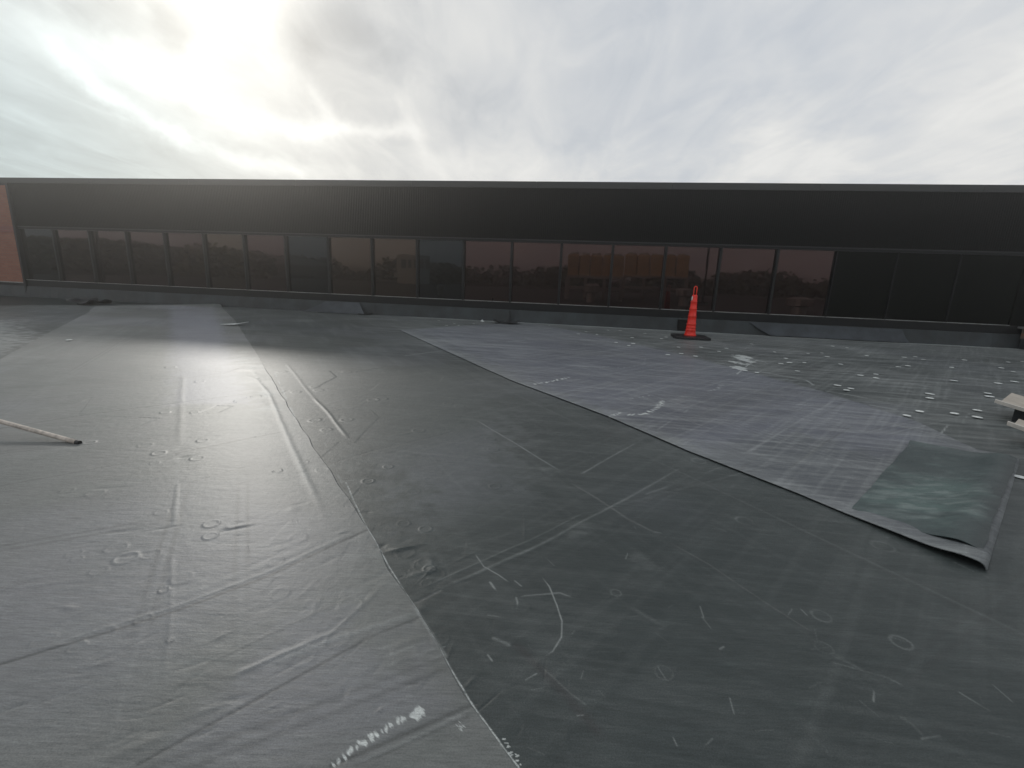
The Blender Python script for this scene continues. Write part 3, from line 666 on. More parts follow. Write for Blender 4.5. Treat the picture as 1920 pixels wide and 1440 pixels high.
# ------------------------------------------------------------------ facade
K = 0.8077
ZT, ZH, ZS = 4.052 * K, 2.449 * K, 0.602 * K
SP, S0 = 1.4871 * K, -18.012 * K
def sx(i): return S0 + SP * i
bld = empty('office_building', (0, WD, 0), YAW)
tag(bld, 'long low dark metal-clad building with a ribbon of bronze tinted windows behind the roof', 'building')
M_RIB = pmat('dark_ribbed_metal', (0.005, 0.0055, 0.0055), 0.7, 0.0, 0.06, 0.25, 3.0, stretch=(8, 8, 0.6))
M_TRIM = pmat('dark_bronze_trim', (0.007, 0.008, 0.009), 0.5, 0.0, 0.3, 0.2, 9.0)
M_COP = pmat('grey_coping_metal', (0.028, 0.030, 0.030), 0.55, 0.1, 0.5, 0.15, 3.0, stretch=(.5, 4, 4))
M_SILL = pmat('bare_sill_metal', (0.30, 0.30, 0.29), 0.4, 0.6, 0.5, 0.3, 5.0)
M_CURB = pmat('curb_membrane', (0.026, 0.033, 0.036), 0.55, 0, 0.5, 0.45, 2.2, bump=0.004, bscale=14)
M_PATCH = pmat('new_patch_membrane', (0.050, 0.058, 0.066), 0.55, 0, 0.3, 0.3, 3.0, bump=0.003, bscale=12)
M_SPAN = pmat('dark_spandrel_glass', (0.005, 0.006, 0.005), 0.5, 0.0, 0.05, 0.2, 1.0)
M_WHITE = pmat('white_plastic', (0.60, 0.63, 0.62), 0.65, var=0.22, scale=30)
xl, xr = -24.0, 18.0
xb = sx(0) - 0.05                      # brick to the left of this
bm = bmesh.new(); box(bm, xl, xr, 0.12, 6.0, -0.5, ZT - 0.16); build('wall', bm, pmat('core_wall', (0.05, 0.05, 0.05), 0.8), bld)
# ribbed fascia
bm = bmesh.new(); p = 0.045; x = xb; top, bot = ZT - 0.135, ZH + 0.012; pts = []
while x < xr:
    pts += [(x, 0.0), (x + p * .55, 0.0), (x + p * .7, 0.004), (x + p * .85, 0.004)]; x += p
vv = [(bm.verts.new((a, b, bot)), bm.verts.new((a, b, top))) for a, b in pts]
for q, r_ in zip(vv[:-1], vv[1:]): bm.faces.new((q[0], r_[0], r_[1], q[1]))
build('fascia_panel', bm, M_RIB, bld)
# coping in lengths with a lip
x = xl; k = 0
while x < xr:
    L = 3.05; bm = bmesh.new(); box(bm, x + .003, min(x + L, xr) - .003, -0.055, 0.9, ZT - 0.135, ZT); box(bm, x + .003, min(x + L, xr) - .003, -0.068, -0.0552, ZT - 0.147, ZT - 0.118)
    build('coping', bm, M_COP, bld, bevel=0.004); x += L
# head trim, sill, base metal
bm = bmesh.new(); box(bm, xb + .06, xr, -0.035, 0.10, ZH - 0.010, ZH + 0.010); build('head_trim', bm, M_COP, bld, bevel=.003)
bm = bmesh.new(); box(bm, xb + .06, xr, -0.012, 0.10, ZH - 0.065, ZH - 0.0115); build('window_header', bm, M_TRIM, bld)
bm = bmesh.new(); box(bm, xb + .06, xr, -0.02, 0.10, ZS - 0.19, ZS - 0.013); build('base_rail', bm, M_TRIM, bld)
bm = bmesh.new(); box(bm, xb, xb + 0.075, -0.07, 0.10, 0.0, ZT - .14); build('corner_post', bm, M_TRIM, bld, bevel=.006)

def glass(name, refl, tint):
    m = bpy.data.materials.new(name); m.use_nodes = True; t = NT(m.node_tree); t.n.clear()
    co = t.add('ShaderNodeTexCoord').outputs['Object']
    bp = t.add('ShaderNodeBump', {'Strength': 0.25, 'Distance': 0.002, 'Height': t.noise(co, 2.2, 2)})
    b = t.add('ShaderNodeBsdfPrincipled', {'Base Color': rgba((0.006, 0.005, 0.005)), 'Roughness': 0.02, 'Specular IOR Level': 0.5, 'IOR': refl, 'Specular Tint': rgba(tint), 'Normal': bp.outputs[0]})
    t.l.new(b.outputs[0], t.add('ShaderNodeOutputMaterial').inputs[0]); return m
G_BR = glass('bronze_glass', 1.62, (1.0, 0.64, 0.60)); G_GR = glass('grey_glass', 1.42, (0.75, 0.88, 0.95)); G_WM = glass('warm_glass', 1.64, (1.0, 0.72, 0.56))
kinds = {7: G_GR, 10: G_GR, 11: G_BR, 0: G_GR}
for i in range(0, 21):
    x0, x1 = sx(i), sx(i + 1)
    if i == 18: pass
    blank = i >= 18
    win = empty('window', (x0, 0, 0), 0, bld)
    if i == 10 or i == 7: win['label'] = 'cool grey replacement pane between bronze ones'
    if blank: win['label'] = 'blank dark panel'
    bm = bmesh.new()
    mw = 0.028 if not blank else 0.010
    box(bm, 0 - mw, 0 + mw, -0.028, 0.07, ZS + .002, ZH - 0.067)
    if i == 20: pass
    build('frame', bm, M_TRIM, win, bevel=0.003)
    y = 0.045 if not blank else 0.012
    bm = bmesh.new(); tl = random.uniform(-.0010, .0010); 
    vs = [bm.verts.new(q) for q in ((mw, y + tl, ZS + .002), (SP - mw, y - tl, ZS + .002), (SP - mw, y - tl, ZH - .067), (mw, y + tl, ZH - .067))]
    bm.faces.new(vs[::-1]); build('pane', bm, M_SPAN if blank else kinds.get(i, G_WM if i in (5, 8, 9) else G_BR), win)
    bm = bmesh.new(); box(bm, mw, SP - mw, -0.040, 0.07, ZS - 0.0115, ZS + 0.001); build('sill', bm, M_SILL, win)
# blank dark wall right of the last panel
bm = bmesh.new(); box(bm, sx(21) + .012, xr, 0.0, 0.10, ZS - 0.012, ZH - .067); build('end_panel', bm, M_SPAN, bld)
# membrane curb at the wall foot, in lapped lengths
zc = ZS - 0.19
x = xl; seams = [xl, -16.5, sx(0), -11.2, -7.9, -4.2, -0.02, 3.05, 4.02, 7.2, 10.4, xr]
for a, b in zip(seams[:-1], seams[1:]):
    bm = bmesh.new(); n = 24
    for j in range(n):
        xa = a + (b - a) * j / n; xb2 = a + (b - a) * (j + 1) / n
        def fr(q): return -0.055 - 0.010 * math.sin(q * 5.1) - 0.006 * math.sin(q * 13.0)
        vs = [bm.verts.new(q) for q in ((xa, fr(xa) - .03, -0.02), (xb2, fr(xb2) - .03, -0.02), (xb2, fr(xb2) + .012, zc), (xa, fr(xa) + .012, zc), (xa, .1, zc), (xb2, .1, zc))]
        bm.faces.new((vs[0], vs[1], vs[2], vs[3])); bm.faces.new((vs[3], vs[2], vs[5], vs[4]))
    bmesh.ops.remove_doubles(bm, verts=bm.verts[:], dist=0.0005)
    o = build('base_flashing', bm, M_CURB, bld); o.location.y = random.uniform(-.006, .006)

bi = bld.matrix_basis.inverted()
def on_wall(px, py, off=0.0):         # local (x, z) on the facade plane seen at a photo pixel
    d = raydir(px, py); nx, ny = math.sin(YAW), -math.cos(YAW)
    P0 = np.array([0, WD]) + np.array([nx, ny]) * off
    t = (P0[0] * nx + P0[1] * ny) / (d[0] * nx + d[1] * ny)
    q = d * t; return (q[0] * math.cos(YAW) + (q[1] - WD) * math.sin(YAW), q[2] + CAM_H)
def lxy(p):                           # world ground point to facade-local
    q = p - np.array([0, WD]); return (q[0] * math.cos(YAW) + q[1] * math.sin(YAW), -q[0] * math.sin(YAW) + q[1] * math.cos(YAW))
# new patches leaning from curb top to the deck
for top_, bot_, lab in (([(611, 561), (674, 563)], [(676, 591), (592, 581)], 'pale grey patch'), ([(1405, 603), (1690, 620)], [(1700, 642), (1455, 632)], 'long bluish patch')):
    a = on_wall(*top_[0], .06); b = on_wall(*top_[1], .06); c = lxy(G(*bot_[0], .01)); d = lxy(G(*bot_[1], .01))
    bm = bmesh.new(); n = 14; g_ = []
    for j in range(n + 1):
        col_ = []
        for kk in range(7):
            f = j / n; h_ = kk / 6
            T = (a[0] * (1 - f) + b[0] * f, -.075, zc - .01); B = (d[0] * (1 - f) + c[0] * f, -.30 if lab.startswith('pale') else -.17, .014)
            q = [T[m_] * (1 - h_) + B[m_] * h_ for m_ in range(3)]; q[1] -= .012 * math.sin(f * 9 + h_ * 2); q[2] -= .02 * math.sin(math.pi * h_)
            col_.append(bm.verts.new(q))
        g_.append(col_)
    for j in range(n):
        for kk in range(6): bm.faces.new((g_[j][kk], g_[j + 1][kk], g_[j + 1][kk + 1], g_[j][kk + 1]))
    o = build('flashing_patch', bm, M_PATCH, bld, smooth=True); o['label'] = lab
# plain black box on the curb behind the cone
a = on_wall(1270, 612, .1)[0]; b = on_wall(1291, 612, .1)[0]
bm = bmesh.new(); box(bm, a, b, -0.125, -0.06, 0.012, 0.27); build('dark_box', bm, pmat('matte_black', (0.004, 0.004, 0.004), .9), bld, bevel=.02)
for px in (956,):
    a = on_wall(px, 590, .08)[0]; bm = bmesh.new(); tube(bm, [(a, -.08, zc - .02), (a + .01, -.10, .10), (a, -.14, .02)], [.012, .02, .03], 8); build('vent_tube', bm, pmat('black_rubber_tube', (0.012, 0.014, 0.016), .6), bld)

# brick pier at the left end
def brick_mat(name, c1, c2, mort):
    m = bpy.data.materials.new(name); m.use_nodes = True; t = NT(m.node_tree); t.n.clear()
    co = t.add('ShaderNodeTexCoord').outputs['Object']; s_ = t.add('ShaderNodeSeparateXYZ', {0: co})
    v = t.add('ShaderNodeCombineXYZ', {0: s_.outputs[0], 1: s_.outputs[2], 2: s_.outputs[1]}).outputs[0]
    br = t.add('ShaderNodeTexBrick', {'Vector': v, 'Color1': rgba(c1), 'Color2': rgba(c2), 'Mortar': rgba(mort), 'Scale': 1.0, 'Mortar Size': 0.006, 'Brick Width': 0.20, 'Row Height': 0.067})
    n = t.noise(co, 5, 6); c = t.mix(0.35, br.outputs[0], t.mix(n, rgba([q * .5 for q in c1]), rgba(c2)))
    b = t.add('ShaderNodeBsdfPrincipled', {'Base Color': c, 'Roughness': .85}); t.l.new(b.outputs[0], t.add('ShaderNodeOutputMaterial').inputs[0]); return m
MB = brick_mat('red_brick', (0.25, 0.085, 0.05), (0.32, 0.13, 0.08), (0.18, 0.13, 0.11)); MBD = brick_mat('dark_soldier_brick', (0.22, 0.085, 0.07), (0.28, 0.10, 0.08), (0.18, 0.13, 0.12))
zb = on_wall(10, 527)[1]; z1, z2 = on_wall(5, 435)[1], on_wall(5, 423)[1]
for name, za, zb_, mt, yy in (('brickwork', zb, z1, MB, -.03), ('brick_band', z1, z2, MBD, -.045), ('brickwork', z2, ZT - .20, MB, -.03)):
    bm = bmesh.new(); box(bm, xl, xb - .002, yy, .12, za + .001, zb_ - .001); build(name, bm, mt, bld)
bm = bmesh.new(); box(bm, xl, xb - .002, -.06, .12, zb - .03, zb - .001); build('brick_ledge', bm, M_SILL, bld)
bm = bmesh.new(); box(bm, xl, xb - .002, -.02, .12, zc + .001, zb - .031); build('base_rail', bm, M_TRIM, bld)
bm = bmesh.new(); box(bm, xl, xb - .002, -.02, .12, ZT - .199, ZT - .136); build('frieze', bm, M_TRIM, bld)
# short brick return at the right end
a = on_wall(1911, 640, .35)[0] + .22
rb = empty('brick_pier', (0, 0, 0)); rb.matrix_world = bld.matrix_basis @ Matrix.Translation((a, -.35, 0)); tag(rb, 'short brown brick pier with a pale cap at the right end of the wall', 'brick pier')
bm = bmesh.new(); box(bm, 0, 1.5, 0, .28, .22, .43); build('brickwork', bm, brick_mat('brown_brick', (0.24, 0.12, 0.08), (0.30, 0.17, 0.12), (.2, .17, .15)), rb)
bm = bmesh.new(); box(bm, -.10, 1.5, -.02, .28, .431, .47); build('cap', bm, M_SILL, rb, bevel=.005)
bm = bmesh.new(); box(bm, .02, 1.5, .01, .28, -.02, .219); build('base_flashing', bm, M_CURB, rb)

# ------------------------------------------------------------------ traffic channelizer
cb = G(1293, 634)
cone = empty('traffic_cone', (cb[0], cb[1], 0.0), R(-9))
tag(cone, 'tall slender orange-red traffic cone with loop handle on a black base', 'traffic cone')
M_OR = pmat('orange_plastic', (0.78, 0.024, 0.010), 0.42, 0, 0.5, 0.12, 9.0)
M_OR2 = pmat('pale_orange_band', (0.82, 0.06, 0.03), 0.45, 0, 0.5, 0.1, 9.0)
M_BR = pmat('black_base_rubber', (0.012, 0.013, 0.015), 0.5, 0, 0.5, 0.3, 9.0, bump=.003, bscale=30)
bz = 0.052
bm = bmesh.new(); s_ = .34; c_ = .09
pts = [(-s_ + c_, -s_), (s_ - c_ * .3, -s_), (s_, -s_ + c_ * .3), (s_, s_ - c_), (s_ - c_, s_), (-s_ + c_, s_), (-s_, s_ - c_), (-s_, -s_ + c_)]
prism(bm, [(x, y, .008) for x, y in pts], (0, 0, bz - .008)); base_ob = build('base', bm, M_BR, cone, bevel=.008)
def rz_(z): return 0.103 - (0.103 - 0.052) * (z - bz) / (0.86 - bz)
bands = [0.17, 0.225, 0.29, 0.45, 0.60, 0.74]
prof = [(.118, bz), (.118, bz + .02), (rz_(bz + .03) + .006, bz + .035)]
for z in bands: prof += [(rz_(z - .012), z - .012), (rz_(z) + .003, z - .008), (rz_(z) + .003, z + .006), (rz_(z) - .003, z + .012)]
prof += [(rz_(.852), .852), (.050, .864), (.030, .872)]
bm = bmesh.new(); lathe(bm, prof, 32); build('cone_body', bm, M_OR, cone, smooth=True)
for z in bands:
    bm = bmesh.new(); lathe(bm, [(rz_(z) + .0035, z - .005), (rz_(z) + .0052, z - .002), (rz_(z) + .0052, z + .003), (rz_(z) + .0035, z + .006)], 32); build('rim_band', bm, M_OR2, cone, smooth=True)
bm = bmesh.new(); lp = [(-.026, 0, .868)]
for k in range(13):
    t = math.pi * k / 12; lp.append((-.027 * math.cos(t), 0, 1.005 + .034 * math.sin(t)))
lp.append((.026, 0, .868)); tube(bm, lp, .011, 10); build('handle', bm, M_OR2, cone, smooth=True)
bm = bmesh.new()                      # worn reflective tape on the left of the neck
for a0 in range(6):
    t0, t1 = R(186 + a0 * 6), R(192 + a0 * 6)
    q = [bm.verts.new(((rz_(z) + .002) * math.cos(t), (rz_(z) + .002) * math.sin(t), z)) for t, z in ((t0, .765), (t1, .765), (t1, .845), (t0, .845))]
    bm.faces.new(q)
bmesh.ops.remove_doubles(bm, verts=bm.verts[:], dist=.0004); build('reflective_tape', bm, M_WHITE, cone)

# ------------------------------------------------------------------ broom lying at the left
tip = G(147, 834); zl = 0.085; lf = G(0, 790, zl)
A0 = Vector((tip[0], tip[1], .014)); B0 = Vector((lf[0], lf[1], zl)); dv = (B0 - A0).normalized()
br = empty('push_broom', A0)
tag(br, 'bare wooden broom handle lying at the left edge with its tip on the roof', 'broom')
M_WOOD = pmat('worn_wood', (0.46, 0.41, 0.36), 0.65, 0, .4, .3, 22, stretch=(1, 1, 1), bump=.001, bscale=80)
bm = bmesh.new(); tube(bm, [dv * (1.35 * k / 12) for k in range(13)], .0135, 12); build('handle', bm, M_WOOD, br, smooth=True)
bm = bmesh.new(); tube(bm, [dv * -.012, dv * .012], .0142, 12); build('end_cap', bm, pmat('black_cap', (.02, .02, .02), .6), br)
e_ = dv * 1.35; side = Vector((-dv.y, dv.x, 0)).normalized()
bm = bmesh.new(); prism(bm, [e_ + side * .28 + Vector((0, 0, -.02)), e_ - side * .28 + Vector((0, 0, -.02)), e_ - side * .28 + dv * .07 + Vector((0, 0, -.02)), e_ + side * .28 + dv * .07 + Vector((0, 0, -.02))], (0, 0, .045)); build('head', bm, M_WOOD, br, bevel=.005)
bm = bmesh.new(); zb0 = -(A0.z + e_.z) + .01
prism(bm, [e_ + side * .27 + Vector((0, 0, -.021)), e_ - side * .27 + Vector((0, 0, -.021)), e_ - side * .27 + dv * .06 + Vector((0, 0, -.021)), e_ + side * .27 + dv * .06 + Vector((0, 0, -.021))], (0, 0, min(-.03, zb0 - e_.z + .021))); build('bristles', bm, pmat('black_bristle', (.02, .02, .02), .9), br)

# ------------------------------------------------------------------ concrete slabs on black blocks at the right edge
M_SLAB = pmat('tan_board', (0.40, 0.36, 0.31), 0.8, 0, .3, .12, 8, bump=.002, bscale=60)
M_EDGE = pmat('pale_board_edge', (0.55, 0.52, 0.47), 0.75, 0, .3, .12, 12)
M_BLK = pmat('black_block_rubber', (0.010, 0.013, 0.015), .7, 0, .4, .3, 12)
def board(px, z, wd_, dp, tilt, label, blabel):
    """a board tilted down to the right on a black block; px is its front left top corner"""
    P = G(*px, z); o = empty('cover_board', (P[0], P[1], 0)); tag(o, label, 'cover board', 'boards set on blocks at the right edge')
    f = Vector((math.cos(R(-52)), math.sin(R(-52)), 0)); l = Vector((math.cos(R(38)), math.sin(R(38)), 0)); T = math.tan(tilt)
    def pt(u, v, dz=0.0): q = f * u + l * v; return Vector((q.x, q.y, z - u * T + dz))
    bm = bmesh.new(); prism(bm, [pt(0, 0), pt(wd_, 0), pt(wd_, dp), pt(0, dp)], (0, 0, -.018)); build('board', bm, M_SLAB, o, bevel=.003)
    bm = bmesh.new(); prism(bm, [pt(-.035, -.002, .004), pt(wd_ + .01, -.002, .004), pt(wd_ + .01, -.03, .004), pt(-.035, -.03, .004)], (0, 0, -.030)); build('edge_strip', bm, M_EDGE, o, bevel=.003)
    k = empty('support_block', (P[0], P[1], 0)); tag(k, blabel, 'support block', 'black blocks under the boards')
    bm = bmesh.new(); c = [(.09, .03), (wd_ - .12, .03), (wd_ - .12, dp - .04), (.09, dp - .04)]
    a = [bm.verts.new((pt(u, v).x, pt(u, v).y, .006)) for u, v in c]; b = [bm.verts.new(pt(u, v, -.020)) for u, v in c]
    bm.faces.new(a); bm.faces.new(b[::-1])
    for q in range(4): bm.faces.new((a[q], a[(q + 1) % 4], b[(q + 1) % 4], b[q]))
    build('block', bm, M_BLK, k, bevel=.006)
board((1877, 752), .17, .50, .62, R(11), 'larger tan board with a pale front lip, farther of the two at the right edge', 'black block under the farther tan board')
board((1902, 794), .14, .34, .24, R(13), 'narrower tan board just above the green-stained flap at the right edge', 'black block under the nearer tan board, beside the flap')

# ------------------------------------------------------------------ white fastening plates left on the deck
plates = [(1789, 777), (1832, 771), (1832, 784), (1743, 740), (1852, 739), (1855, 745), (1613, 705), (1642, 703), (1642, 710), (1595, 730), (1587, 733), (1570, 724), (1495, 697), (1419, 700), (1397, 696),
          (1480, 681), (1508, 681), (1473, 673), (1515, 664), (1541, 663), (1551, 670), (1576, 684), (1684, 689), (1702, 687), (1784, 690), (1788, 715), (1871, 720), (1902, 717), (1877, 691), (1899, 698),
          (1716, 670), (1731, 675), (1695, 671), (1452, 661), (1625, 668), (1808, 676), (1890, 680), (1917, 679), (1409, 646), (1561, 650), (1588, 653), (1348, 660), (1362, 654), (1314, 652), (1272, 652), (1277, 664),
          (1252, 666), (1304, 669), (1155, 643), (1179, 649), (1187, 645), (1084, 627), (1099, 623), (1119, 628), (1185, 634), (1163, 621), (1140, 620), (1209, 626), (1249, 633), (1240, 636), (1030, 611),
          (852, 608), (888, 608), (823, 602), (837, 611), (1912, 896), (860, 611), (130, 640), (1700, 781), (1724, 773), (1743, 748), (1464, 683), (906, 604)]
bm = bmesh.new(); lathe(bm, [(.0440, 0), (.0455, .0012), (.042, .0022), (.014, .0016), (.012, .0030), (.004, .0032)], 20)
me = bpy.data.meshes.new('fastening_plate'); bmesh.ops.recalc_face_normals(bm, faces=bm.faces[:]); bm.to_mesh(me); bm.free(); me.materials.append(M_WHITE)
ORD = ('first', 'second', 'third', 'fourth', 'fifth', 'sixth', 'seventh', 'eighth', 'ninth', 'tenth', 'eleventh', 'twelfth', 'thirteenth', 'fourteenth', 'fifteenth', 'sixteenth', 'seventeenth', 'eighteenth', 'nineteenth', 'twentieth')
def zone(x, y):
    if x < 1000: return 'at the wall foot left of the cone'
    if x < 1262: return 'on deck between lavender sheet and cone'
    if y < 656: return 'close to the wall right of the cone'
    if x < 1375: return 'just in front of the cone base'
    if x < 1530: return 'around the white scrape on the deck'
    if x < 1660 and y < 700: return 'beyond the long white scratch'
    if x < 1660: return 'beside the long white scratch'
    if y < 700: return 'on the far deck at the right'
    return 'on the deck beside the tan boards'
plate_label = {}
zones = {}
for k, (x, y) in enumerate(plates): zones.setdefault(zone(x, y), []).append((x, k))
for z_, L_ in zones.items():
    for j, (x, k) in enumerate(sorted(L_)): plate_label[k] = 'white round plate ' + z_ + ', ' + ORD[j] + ' from the left'
for k, (x, y) in enumerate(plates):
    p_ = G(x, y); o = bpy.data.objects.new('fastening_plate', me); COL.objects.link(o)
    o.location = (p_[0], p_[1], .010 if x < 1900 or y < 800 else .006); o.rotation_euler = (random.uniform(-.03, .03), random.uniform(-.03, .03), random.uniform(0, 6))
    sc_ = random.uniform(.66, .98) * (1.0 if y > 700 else .9); o.scale = (sc_, sc_ * random.uniform(.9, 1.0), 1)
    lab = plate_label[k]
    tag(o, lab, 'fastening plate', 'white round plates scattered over the deck')
    if (x, y) == (130, 640): o.location.z = .02; tag(o, 'lone white round plate on the left sheet near the wall shadow'); 
    if (x, y) == (1912, 896): tag(o, 'white round plate at the right edge just beyond the green flap')

# ------------------------------------------------------------------ membrane scraps and litter by the wall
def scrap(name, px, size, rz, mat, label, cat, hgt=.05, curl=1.0):
    p_ = G(*px); n = 16; bm = bmesh.new(); g_ = []
    for i in range(n + 1):
        r_ = []
        for j in range(n + 1):
            u, v = i / n - .5, j / n - .5
            z = hgt * (curl * (2 * abs(u)) ** 3 * .8 + .3 * math.sin(u * 7 + v * 5) ** 2) + .003
            r_.append(bm.verts.new((u * size[0] * (1 - .3 * curl * abs(u)), v * size[1] * (1 + .2 * math.sin(u * 9)), z)))
        g_.append(r_)
    for i in range(n):
        for j in range(n): bm.faces.new((g_[i][j], g_[i + 1][j], g_[i + 1][j + 1], g_[i][j + 1]))
    o = build(name, bm, mat, None, smooth=True); o.location = (p_[0], p_[1], .012); o.rotation_euler = (0, 0, rz)
    md = o.modifiers.new('thickness', 'SOLIDIFY'); md.thickness = .004; tag(o, label, cat); return o
M_SCR = pmat('scrap_membrane', (0.020, 0.023, 0.026), .5, 0, .5, .3, 5)
scrap('membrane_scrap', (950, 607), (.75, .35), YAW, M_SCR, 'dark curled membrane scrap at the foot of the wall above the lavender sheet', 'membrane scrap', .07)
scrap('membrane_scrap', (172, 571), (.9, .6), YAW - .2, M_SCR, 'crumpled membrane scrap by the wall beyond the left sheet', 'membrane scrap', .12)
scrap('membrane_scrap', (418, 573), (.45, .3), .3, M_SCR, 'small black folded scrap at the far right corner of the left sheet', 'membrane scrap', .10)
scrap('membrane_scrap', (684, 590), (.35, .2), .1, M_SCR, 'thin black sliver beside the pale patch at the wall foot', 'membrane scrap', .03)
bm = bmesh.new(); prism(bm, [(-.17, -.10, .0), (.10, -.13, .01), (.13, .30, .02), (.02, .12, .0)], (0, 0, .006)); o = build('litter_scrap', bm, M_WHITE, None)
p_ = G(437, 611); o.location = (p_[0], p_[1], .03); tag(o, 'torn white triangular scrap on the left sheet near the wall', 'litter')
scrap('litter_scrap', (572, 576), (.18, .14), 1.0, pmat('grey_litter', (.35, .3, .28), .8), 'small crumpled pale litter at the foot of the wall left of the patch', 'litter', .06, .4)
for (x, y, lb) in ((1031, 605, 'small white caulk lump at the wall foot beside the dark scrap'), (904, 603, 'small white caulk lump at the wall foot left of the dark scrap')):
    p_ = G(x, y); bm = bmesh.new(); lathe(bm, [(.045, 0), (.038, .012), (.02, .03), (.006, .045)], 10)
    for v_ in bm.verts: v_.co.x *= 1 + .3 * math.sin(v_.co.y * 90)
    o = build('caulk_lump', bm, M_WHITE, None, smooth=True); o.location = (p_[0], p_[1], .004); tag(o, lb, 'caulk lump')

# ------------------------------------------------------------------ what the windows mirror (stands behind the viewer)
def mirror(px, py, dist):             # real place of something whose mirror image shows at a pixel, dist metres away
    d = raydir(px, py); d = d / math.hypot(d[0], d[1]); P = np.array([d[0] * dist, d[1] * dist])
    nx, ny = math.sin(YAW), -math.cos(YAW); s = (P[0] * nx + (P[1] - WD) * ny)
    return np.array([P[0] - 2 * s * nx, P[1] - 2 * s * ny]), CAM_H + d[2] * dist
M_TAN = pmat('tan_louvre_metal', (0.75, 0.52, 0.24), .6, .1, .5, .2, 3); M_STEEL = pmat('galvanised_steel', (.45, .45, .43), .4, .7, .5, .2, 6)
def chiller(px0, px1, dist, label, nb):
    (a, za), (b, zb_) = mirror(px0, 520, dist), mirror(px1, 520, dist); L = float(np.hypot(*(b - a))); an = math.atan2(*(b - a)[::-1])
    o = empty('chiller_unit', (a[0], a[1], 0), an); tag(o, label, 'chiller unit', 'roof chillers mirrored in the windows')
    zt = mirror((px0 + px1) / 2, 480, dist)[1]; zm = mirror((px0 + px1) / 2, 517, dist)[1]; z0 = mirror((px0 + px1) / 2, 543, dist)[1]
    bm = bmesh.new(); wy = 2.2
    for k in range(nb): box(bm, k * L / nb + .03, (k + 1) * L / nb - .03, -wy / 2, wy / 2, zm, zt)
    build('coil_casing', bm, M_TAN, o)
    bm = bmesh.new()
    for k in range(nb * 8): box(bm, k * L / nb / 8 + .05, k * L / nb / 8 + .07, -wy / 2 - .03, wy / 2 + .03, zm + .1, zt - .1)
    build('louvres', bm, pmat('brown_louvre', (.25, .17, .08), .6), o)
    for k in range(nb):
        bm = bmesh.new(); lathe(bm, [(L / nb * .38, zt + .005), (L / nb * .38, zt + .16), (L / nb * .30, zt + .17)], 20, ((k + .5) * L / nb, 0)); build('fan_cowl', bm, M_STEEL, o)
    bm = bmesh.new(); box(bm, 0, L, -wy / 2 - .05, wy / 2 + .05, zm - .18, zm - .005); box(bm, 0, L, -wy / 2, wy / 2, z0, z0 + .15); build('steel_frame', bm, M_STEEL, o)
    for k in range(4):
        for sy_ in (-1, 1):
            bm = bmesh.new(); x = L * k / 3; box(bm, x - .07, x + .07, sy_ * (wy / 2 - .08) - .06, sy_ * (wy / 2 - .08) + .06, 0 - .02, zm - .19); build('leg', bm, M_STEEL, o)
chiller(1063, 1168, 30, 'tan louvred roof chiller on a steel stand, the left one mirrored in the windows', 5)
chiller(1172, 1290, 36, 'tan louvred roof chiller farther back, the right one mirrored in the windows', 5)
def vent(px, py, dist, r, h, label):
    p_, z = mirror(px, py, dist); o = empty('roof_vent', (p_[0], p_[1], 0)); tag(o, label, 'roof vent', 'metal vents mirrored in the windows')
    bm = bmesh.new(); lathe(bm, [(r * .6, -.02), (r * .6, h * .5)], 18); build('stack', bm, M_STEEL, o, smooth=False)
    bm = bmesh.new(); lathe(bm, [(r * .62, h * .5), (r, h * .55), (r, h * .9), (r * .5, h)], 18); build('hood', bm, M_STEEL, o, smooth=False)
vent(1107, 550, 25, .40, .95, 'shiny round roof vent mirrored in the window left of the chillers base')
vent(1285, 550, 26, .42, .90, 'shiny round roof vent mirrored beside the cone')
vent(1500, 565, 23, .50, .75, 'wide round roof vent mirrored in the last bright window')
vent(826, 540, 26, .22, .6, 'small pale roof vent mirrored in the grey pane')
for px, dist, h, lb in ((186, 28, 3.7, 'thin steel mast mirrored in the second window from the left'), (1327, 30, 3.7, 'thin dark mast mirrored to the right of the cone')):
    p_, z = mirror(px, 500, dist); o = empty('mast', (p_[0], p_[1], 0)); tag(o, lb, 'mast')
    bm = bmesh.new(); tube(bm, [(0, 0, 0), (0, 0, h)], .06, 8); build('pole', bm, M_TRIM, o)
    bm = bmesh.new(); box(bm, -.3, .3, -.3, .3, -.02, .15); build('base_block', bm, M_CURB, o)
p_, z = mirror(746, 500, 60); q_, z = mirror(806, 500, 60); L = float(np.hypot(*(q_ - p_)))
o = empty('plant_house', (p_[0], p_[1], -5), math.atan2(*(q_ - p_)[::-1])); tag(o, 'far white building with dark window bays mirrored in the windows', 'building')
bm = bmesh.new(); box(bm, 0, L, -3, 3, 0, 8.3); build('wall', bm, M_WHITE, o)
bm = bmesh.new()
for k in range(5): box(bm, .5 + k * L / 5.4, .5 + k * L / 5.4 + .45, -3.03, 3.03, 6.8, 7.8)
build('windows', bm, M_SPAN, o)
p_, z = mirror(475, 492, 90); q_, z = mirror(610, 492, 90); L = float(np.hypot(*(q_ - p_)))
o = empty('hall', (p_[0], p_[1], -5), math.atan2(*(q_ - p_)[::-1])); tag(o, 'far hall with a low pale vaulted roof mirrored in the windows', 'building')
zr = mirror(540, 497, 90)[1] + 5; zp = mirror(540, 483, 90)[1] + 5
bm = bmesh.new(); prism(bm, [(L / 2 - L / 2 * math.cos(math.pi * k / 16), -8, zr + (zp - zr) * math.sin(math.pi * k / 16)) for k in range(17)], (0, 16, 0)); build('roof', bm, M_WHITE, o)
bm = bmesh.new(); box(bm, .3, L - .3, -7.8, 7.8, 0, zr - .02); build('wall', bm, pmat('hall_wall', (.3, .28, .25), .8), o)

